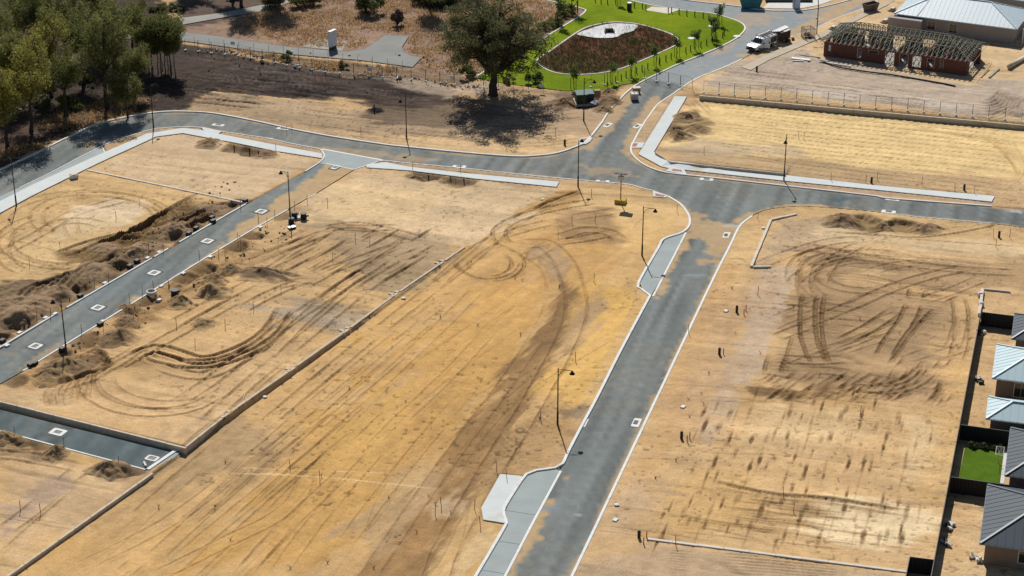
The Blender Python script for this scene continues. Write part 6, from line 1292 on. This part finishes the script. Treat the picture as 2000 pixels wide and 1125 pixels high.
HEAPS = [(190,533,2.6,1.3,'conical brown sand heap on the left of the laneway, largest on that side'), (117,573,2.3,1.1,'brown sand heap left of the laneway behind the lower lamp'), (76,598,2.8,1.2,'broad grey sand heap left of the laneway'), (45,614,2.6,1.1,'grey sand heap at left below the broad one'), (33,586,2.0,.7,'low grey sand heap at the far left rear'), (205,487,2.2,1.0,'dark sand heap above the largest left one'), (267,489,2.2,1.0,'dark sand heap beside the second manhole'), (344,447,2.2,1.0,'dark sand heap left of the laneway midway up'), (416,409,2.0,.9,'brown sand heap at the top left of the laneway'), (283,480,1.8,.8,'small dark sand heap by the laneway kerb'),
         (450,528,1.9,.9,'grey conical sand heap at the left of the long low one'), (420,548,1.9,1.0,'grey conical sand heap, second of the row of three'), (409,573,2.4,1.2,'large grey conical sand heap in the middle left lot'), (354,592,2.1,1.1,'brown sand heap beside the dark excavation'), (247,631,1.9,.9,'brown sand heap right of the laneway below the concrete ring'), (232,661,2.8,1.2,'large brown sand heap right of the laneway'), (130,716,2.7,1.1,'dark brown sand heap just below the lower lamp'), (97,737,2.3,1.1,'conical brown sand heap nearest the access road'), (245,600,1.4,.6,'small brown heap above the laneway hole'),
         (397,634,1.8,.6,'pale lumpy sand heap alone on the middle left lot'), (110,885,1.8,.9,'brown sand heap below the access road kerb'), (212,918,2.1,1.0,'conical sand heap beside the hole at the road end'), (5,856,2.0,.8,'brown sand heap cut by the left edge below the access road'), (410,281,2.2,.9,'sand heap behind the left footpath'), (520,302,2.2,.5,'flat sand heap at the right end of the footpath trench'), (810,346,1.6,.5,'small sand heap at the left end of the central footpath trench'),
         (1327,268,2.5,1.2,'dark conical sand heap beside the corner footpath'), (1361,253,2.4,.8,'low sand heap behind the dark conical one'), (1340,230,2.6,1.0,'rough sand heap at the top of the corner footpath trench'), (1642,434,3.2,1.2,'grey sand heap left of the right hand trench'), (1804,446,2.4,.8,'brown sand heap at the right end of the right hand trench'), (1725,440,1.8,.5,'low dark spoil heap in the middle of the right hand trench'), (1100,205,2.6,1.1,'grey spoil heap left of the green kiosk'), (1190,197,2.8,.9,'brown spoil heap right of the green kiosk'), (1180,215,2.2,.6,'low brown spoil heap below the kiosk trench'), (1187,180,1.4,.7,'small grey spoil heap at the fence behind the kiosk')]
for k, h_ in enumerate(HEAPS):
    tn = (158, 130, 98) if k < 10 else random.choice([(156, 128, 92), (150, 122, 90), (160, 132, 94)])
    heap(h_[0], h_[1], h_[2] * (1.2 if k < 10 else 1.0), h_[3] * (.62 if k < 10 else .9), h_[4], tn, random.uniform(1.0, 1.3), random.uniform(-.4, .4), k + 1)
heap(512, 536, 2.2, .8, 'long low grey sand heap with a dark rough end', (134, 110, 82), 2.3, R(-12), 77)
heap(732, 216, 1.5, .35, 'low dark soil heap around the marker post in the peat', (44, 36, 32), 1.2, 0, 78)

# ------------------------------------------------------------------ small site things
stake = MB().bar((0, 0, -.2), (0, 0, 1.15), .05).mesh('survey_stake', 'stake_wood') if mat('stake_wood', (.20, .12, .06), .8, .3, 3) else None
STK = [(58,520),(227,428),(273,400),(118,486),(253,588),(278,576),(330,560),(390,505),(440,503),(427,502),(470,475),(465,470),(522,440),(505,430),(537,425),(262,625),(270,621),(247,620),(203,655),(160,650),(185,557),(212,548),(72,622),(99,619),(320,490),(280,500),(290,488),(400,432),(407,430),(420,425),(650,508),(496,606),(440,640),(381,676),(549,571),(694,470),(722,478),(1117,437),(1162,434),(1090,463),(1155,384),(539,294),(806,332),(899,335),(1560,270),(1375,300),(1570,272),(1623,352),(1691,356),(1713,350),(1800,360),(1903,377),(1865,372),(1940,462),(1972,464),(1945,482),(1480,428),(1322,415),(560,260),(570,255),(705,262),(40,996),(80,1003),(30,850),(125,872),(233,908),(567,915),(625,937),(862,990),(850,1005),(990,935),(927,995),(970,920),(938,1027),(1160,550),(1124,705),(1056,820),(1345,650),(1560,645),(1480,575),(1550,1000),(1530,970),(1320,1065),(1680,810),(1085,265),(600,395),(575,408),(640,402),(470,408),(345,640),(300,565),(180,735)]
for u, v in STK: x, y, z = G(u, v); tag(link('survey_stake', stake, None, (x, y, z), (random.uniform(-.08, .08), random.uniform(-.08, .08), random.uniform(0, 3))), 'thin brown timber survey stake standing upright in the sand', 'stake', 'survey stakes across the lots')
pil = MB().tube([(0, 0, -.2), (0, 0, .75), (0, 0, .85)], [.16, .16, .12], 10).mesh('service_pillar', 'black_plastic')
peg = MB().tube([(0, 0, -.1), (0, 0, .75)], .055, 6).mesh('marker_peg', 'orange')
for u, v, lab in [(1439,609,'black service pillar on the right verge, uppermost of four'), (1405,692,'black service pillar on the right verge, second from the top'), (1331,856,'black service pillar on the right verge below the drain'), (1248,1050,'black service pillar at the end of the white topped wall'), (1702,357,'dark service pillar beside the right hand footpath'), (1951,463,'dark service pillar alone on the far right lot'), (1103,283,'rusty service pillar on the sand below the big tree shadow'), (1478,139,'dark service pillar by the site track near the truck'), (1883,371,'slim dark service pillar near the end of the right hand footpath')]:
    x, y, z = G(u, v); tag(link('service_pillar', pil, None, (x, y, z)), lab, 'service pillar', 'service pillars on the verges')
for u, v, lab in [(1453,614,'short orange peg beside the uppermost service pillar'), (1457,606,'short orange peg right of the uppermost service pillar'), (1342,862,'short orange peg right of the service pillar below the drain'), (1347,856,'short orange peg, rear one by the pillar below the drain'), (1257,1062,'short orange peg just below the white topped wall end'), (1263,1050,'short orange peg touching the white topped wall end'), (1413,691,'fallen yellow peg beside the second service pillar')]:
    x, y, z = G(u, v); tag(link('marker_peg', peg, None, (x, y, z)), lab, 'peg', 'orange marker pegs')
lidm = MB().box(-.3, .3, -.22, .22, -.2, .12).mesh('service_box', 'kerb', bevel=.02); blk = MB().box(-.35, .35, -.28, .28, -.25, .38).mesh('service_box', 'black_plastic', bevel=.03)
for u, v in [(311,493),(205,553),(89,621),(108,613),(200,628),(311,586),(315,559),(358,534),(411,502),(509,444),(38,650),(14,675),(288,504),(418,430),(1418,608),(1334,795),(1202,1016)]: x, y, z = G(u, v); tag(link('service_box', lidm, None, (x, y, z), (0, 0, R(62))), 'small white concrete service box lid set in sand near a kerb', 'service box', 'white service box lids')
for u, v in [(268,512),(254,522),(369,458),(414,427),(416,434),(383,448),(60,715),(68,712),(157,580),(196,635),(122,684),(5,668),(479,394)]: x, y, z = G(u, v); tag(link('service_box', blk, None, (x, y, z), (0, 0, R(60))), 'small black plastic service box at the edge of the laneway', 'service box', 'black service boxes')
x, y, z = G(296, 574); o = MB(); a_ = [2 * math.pi * k / 24 for k in range(24)]
for r_, z_ in ((.62, 0), (.62, .42), (.48, .42), (.48, 0)): o.v += [(r_ * math.cos(q), r_ * math.sin(q), z_) for q in a_]
for i in range(3): o.f += [(i * 24 + k, i * 24 + (k + 1) % 24, (i + 1) * 24 + (k + 1) % 24, (i + 1) * 24 + k) for k in range(24)]
tag(o.build('concrete_ring', 'kerb', None, False, (x, y, z)), 'concrete well ring lying at the laneway kerb', 'concrete ring')
def drum(u, v, lab, s_=1, m='black_plastic'):
    x, y, z = G(u, v); t = thing('plastic_pit', lab, 'pit', (x, y, z), random.uniform(0, 1)); t.scale = (s_,) * 3; MB().tube([(0, 0, 0), (0, 0, .8)], [.42, .36], 14).build('shell', m, t); MB().tube([(0, 0, .3), (0, 0, .38)], .47, 14).build('rib', m, t); MB().tube([(0, 0, .8), (0, 0, .88)], .44, 14).build('rim', m, t); MB().tube([(.3, 0, .45), (.7, 0, .45)], .12, 8).build('spigot', m, t)
drum(575, 426, 'black plastic pit standing under the laneway lamp, middle one'); drum(593, 428, 'black plastic pit with white feet right of the laneway lamp'); drum(569, 437, 'black plastic pit lying lowest by the laneway lamp', .95); drum(342, 581, 'dark round pit dropped beside the brown sand heap', 1.2)
x, y, z = G(570, 446); t = thing('cover_stack', 'stack of grey pit lids below the black plastic pits', 'lids', (x, y, z), .3)
for k in range(3): MB().box(-.5, .5, -.32, .32, .02 + k * .09, .09 + k * .09).build('lid', 'galv' if k == 2 else 'black_plastic', t, rot=(0, 0, k * .12))
x, y, z = G(586, 428); t = thing('white_crate', 'white ribbed crate between the black plastic pits', 'crate', (x, y, z), .3); MB().box(-.4, .4, -.3, .3, 0, .35).build('body', 'white_dull', t)
for k in range(5): MB().box(-.38 + k * .17, -.30 + k * .17, -.33, -.3, .04, .32).build('rib', 'white_paint', t)
x, y, z = G(144, 348); t = thing('concrete_box', 'pale concrete service box with a lifted lid by the left footpath', 'box', (x, y, z), R(25)); MB().box(-.5, .5, -.4, .4, 0, .55).build('body', 'kerb', t, bevel=.03); MB().box(-.35, .55, -.3, .4, .56, .64).build('lid', 'limestone_pale', t, rot=(0, 0, .3)); MB().box(.5, .62, -.2, .2, .05, .4).build('bracket', 'dark_steel', t)
x, y, z = G(731, 218); t = thing('marker_post', 'red and blue marker post in the dark soil left of the big tree', 'post', (x, y, z)); MB().tube([(0, 0, -.2), (0, 0, .9)], .12, 8).build('shaft', 'blue_plastic', t); MB().tube([(0, 0, .9), (0, 0, 1.25)], [.14, .08], 8).build('cap', 'red_paint', t)
x, y, z = G(204, 219); t = thing('traffic_cone', 'orange traffic cone at the foot of the dark twin gum', 'cone', (x, y, z)); MB().tube([(0, 0, .03), (0, 0, .75)], [.16, .03], 12).build('cone', 'red_paint', t); MB().box(-.2, .2, -.2, .2, 0, .04).build('base', 'black_plastic', t); MB().tube([(0, 0, .35), (0, 0, .5)], [.115, .09], 12).build('reflective_band', 'white_paint', t)
# building leftovers near the brick house
def plank(name, a, b, w_, h_, m, lab, cat, grp=None):
    x0, y0, z0_ = G(*a); x1, y1, z1_ = G(*b); o = MB().bar((0, 0, h_ / 2), (x1 - x0, y1 - y0, z1_ - z0_ + h_ / 2), w_, h_).build(name, m, None, loc=(x0, y0, z0_ + .02)); tag(o, lab, cat, grp)
plank('white_sheet', (1546,114), (1582,118), .7, .12, 'white_paint', 'long white wrapped sheet pile on the sand left of the brick house', 'sheets'); plank('white_sheet', (1548,119), (1570,120), .3, .1, 'white_dull', 'narrow white board below the wrapped sheet pile', 'board')
plank('timber_plank', (1560,107), (1602,113), .25, .08, 'timber_grey', 'grey plank leaning toward the brick house corner', 'plank'); plank('timber_plank', (1600,121), (1662,130), .3, .12, 'white_dull', 'long pale plank lying in front of the brick house', 'plank'); plank('timber_plank', (1932,152), (1951,135), .3, .15, 'timber_grey', 'grey beam lying right of the brick house', 'beam'); plank('timber_plank', (1916,152), (1932,136), .15, .1, 'timber', 'thin tan timber beside the grey beam', 'timber')
def hose(pts, r_, m, name, lab, cat):
    ln = [G(*p) for p in pts]; c = ln[0]; o = MB().tube([(p[0] - c[0], p[1] - c[1], p[2] - c[2] + r_) for p in ln], r_, 6).build(name, m, None, True, c); tag(o, lab, cat)
hose([(1601,120),(1640,133),(1690,141),(1740,147),(1800,157),(1840,164),(1866,170)], .13, 'black_plastic', 'drain_hose', 'black drainage hose across the sand below the brick house', 'hose'); hose([(1970,135),(1985,126),(2004,115)], .4, 'limestone', 'concrete_pipe', 'thick tan concrete pipe cut by the right edge near the brick house', 'pipe')
for k, (u, v, lab, m) in enumerate([(1727, 44, 'white scrap sheets beside the pale house wall', 'white_dull'), (1742, 21, 'white and brown pallet stack beside the pale house', 'limestone_pale'), (1626, 57, 'small white box on the far corner of the brick house', 'white_dull')]):
    x, y, z = G(u, v); t = thing('scrap_stack', lab, 'stack', (x, y, z), .5)
    for q in range(4): MB().box(-.7 + q * .1, .7 - q * .05, -.4, .4 - q * .08, q * .16, q * .16 + .1).build('sheet', m if q % 2 else 'timber', t, rot=(0, 0, q * .2))
for u, v, lab in [(1909,745,'heap of white and grey rubbish in the shaded fence corner beside the pale roof'), (1850,1062,'grey rubbish bundle in the yard of the large charcoal house'), (1853,1030,'small pale rubbish on the fence side of the bottom yard'), (1904,1094,'pale rubbish at the corner of the large charcoal house'), (1916,652,'grey pot in the fence corner below the slate roof')]:
    x, y, z = G(u, v); t = thing('rubbish_heap', lab, 'rubbish', (x, y, z))
    for q in range(6): mm = Matrix.Translation((random.uniform(-.5, .5), random.uniform(-.5, .5), .15 + .1 * random.random())) @ Matrix.Rotation(random.uniform(0, 3), 4, (random.random(), random.random(), 1)); MB().box(-.3, .3, -.2, .2, -.1, .1, mm).build('piece', random.choice(['white_dull', 'kerb', 'limestone_pale', 'dark_steel']), t, bevel=.02)
for u, v, lab in [(1914,579,'white box outside the short pale wall'), (1916,598,'white bag outside the short pale wall')]: x, y, z = G(u, v); o = MB().box(-.3, .3, -.3, .3, -.05, .5).box(-.2, .25, -.2, .25, .5, .58).build('white_box', 'white_dull', None, loc=(x, y, z), bevel=.05); tag(o, lab, 'box')
for u, v, lab in [(788,583,'pale blue bag on the sand right of the stepped wall, upper one'), (517,776,'pale blue bag on the sand right of the stepped wall, lower one'), (1060,390,'small white sheet lying on the disturbed ochre sand'), (1491,446,'small white lid on the sand inside the right corner'), (1204,987,'grey lid on the sand right of the lower main road')]:
    x, y, z = G(u, v); bm = bmesh.new(); bmesh.ops.create_icosphere(bm, subdivisions=2, radius=.26)
    for q in bm.verts: q.co.z = q.co.z * .35 + .08; q.co.x *= random.uniform(.9, 1.3)
    me_ = bpy.data.meshes.new('bag'); bm.to_mesh(me_); bm.free(); me_.materials.append(MATS['fence_sign']); tag(link('plastic_bag', me_, None, (x, y, z)), lab, 'bag')
plank('pipe_length', (281,903), (285,911), .2, .12, 'white_dull', 'short white pipe lying at the end of the access road', 'pipe'); plank('timber_plank', (28,851), (38,853), .15, .1, 'white_dull', 'short white post lying on the access road kerb', 'post'); plank('pipe_length', (475,780), (479,768), .05, .05, 'white_dull', 'thin white rod lying on the terrace by the stepped wall', 'rod')
# pipes in the footpath trenches
for u, v, k in [(457,285,0),(487,290,1),(505,296,2),(837,343,3),(880,346,4),(906,350,5),(1306,262,6),(1316,250,7),(1735,440,8)]:
    x, y, z = G(u, v); tag(MB().tube([(0, 0, -.8), (0, 0, .16)], .09, 8).build('conduit_stub', 'black_plastic' if k != 4 else 'rust', None, False, (x, y, z)), 'upright %s conduit stub in the %s trench' % ('rust red' if k == 4 else 'black', ['left footpath', 'left footpath', 'left footpath', 'central footpath', 'central footpath', 'central footpath', 'corner footpath', 'corner footpath', 'right hand road'][k]), 'conduit', 'conduit stubs in trenches')
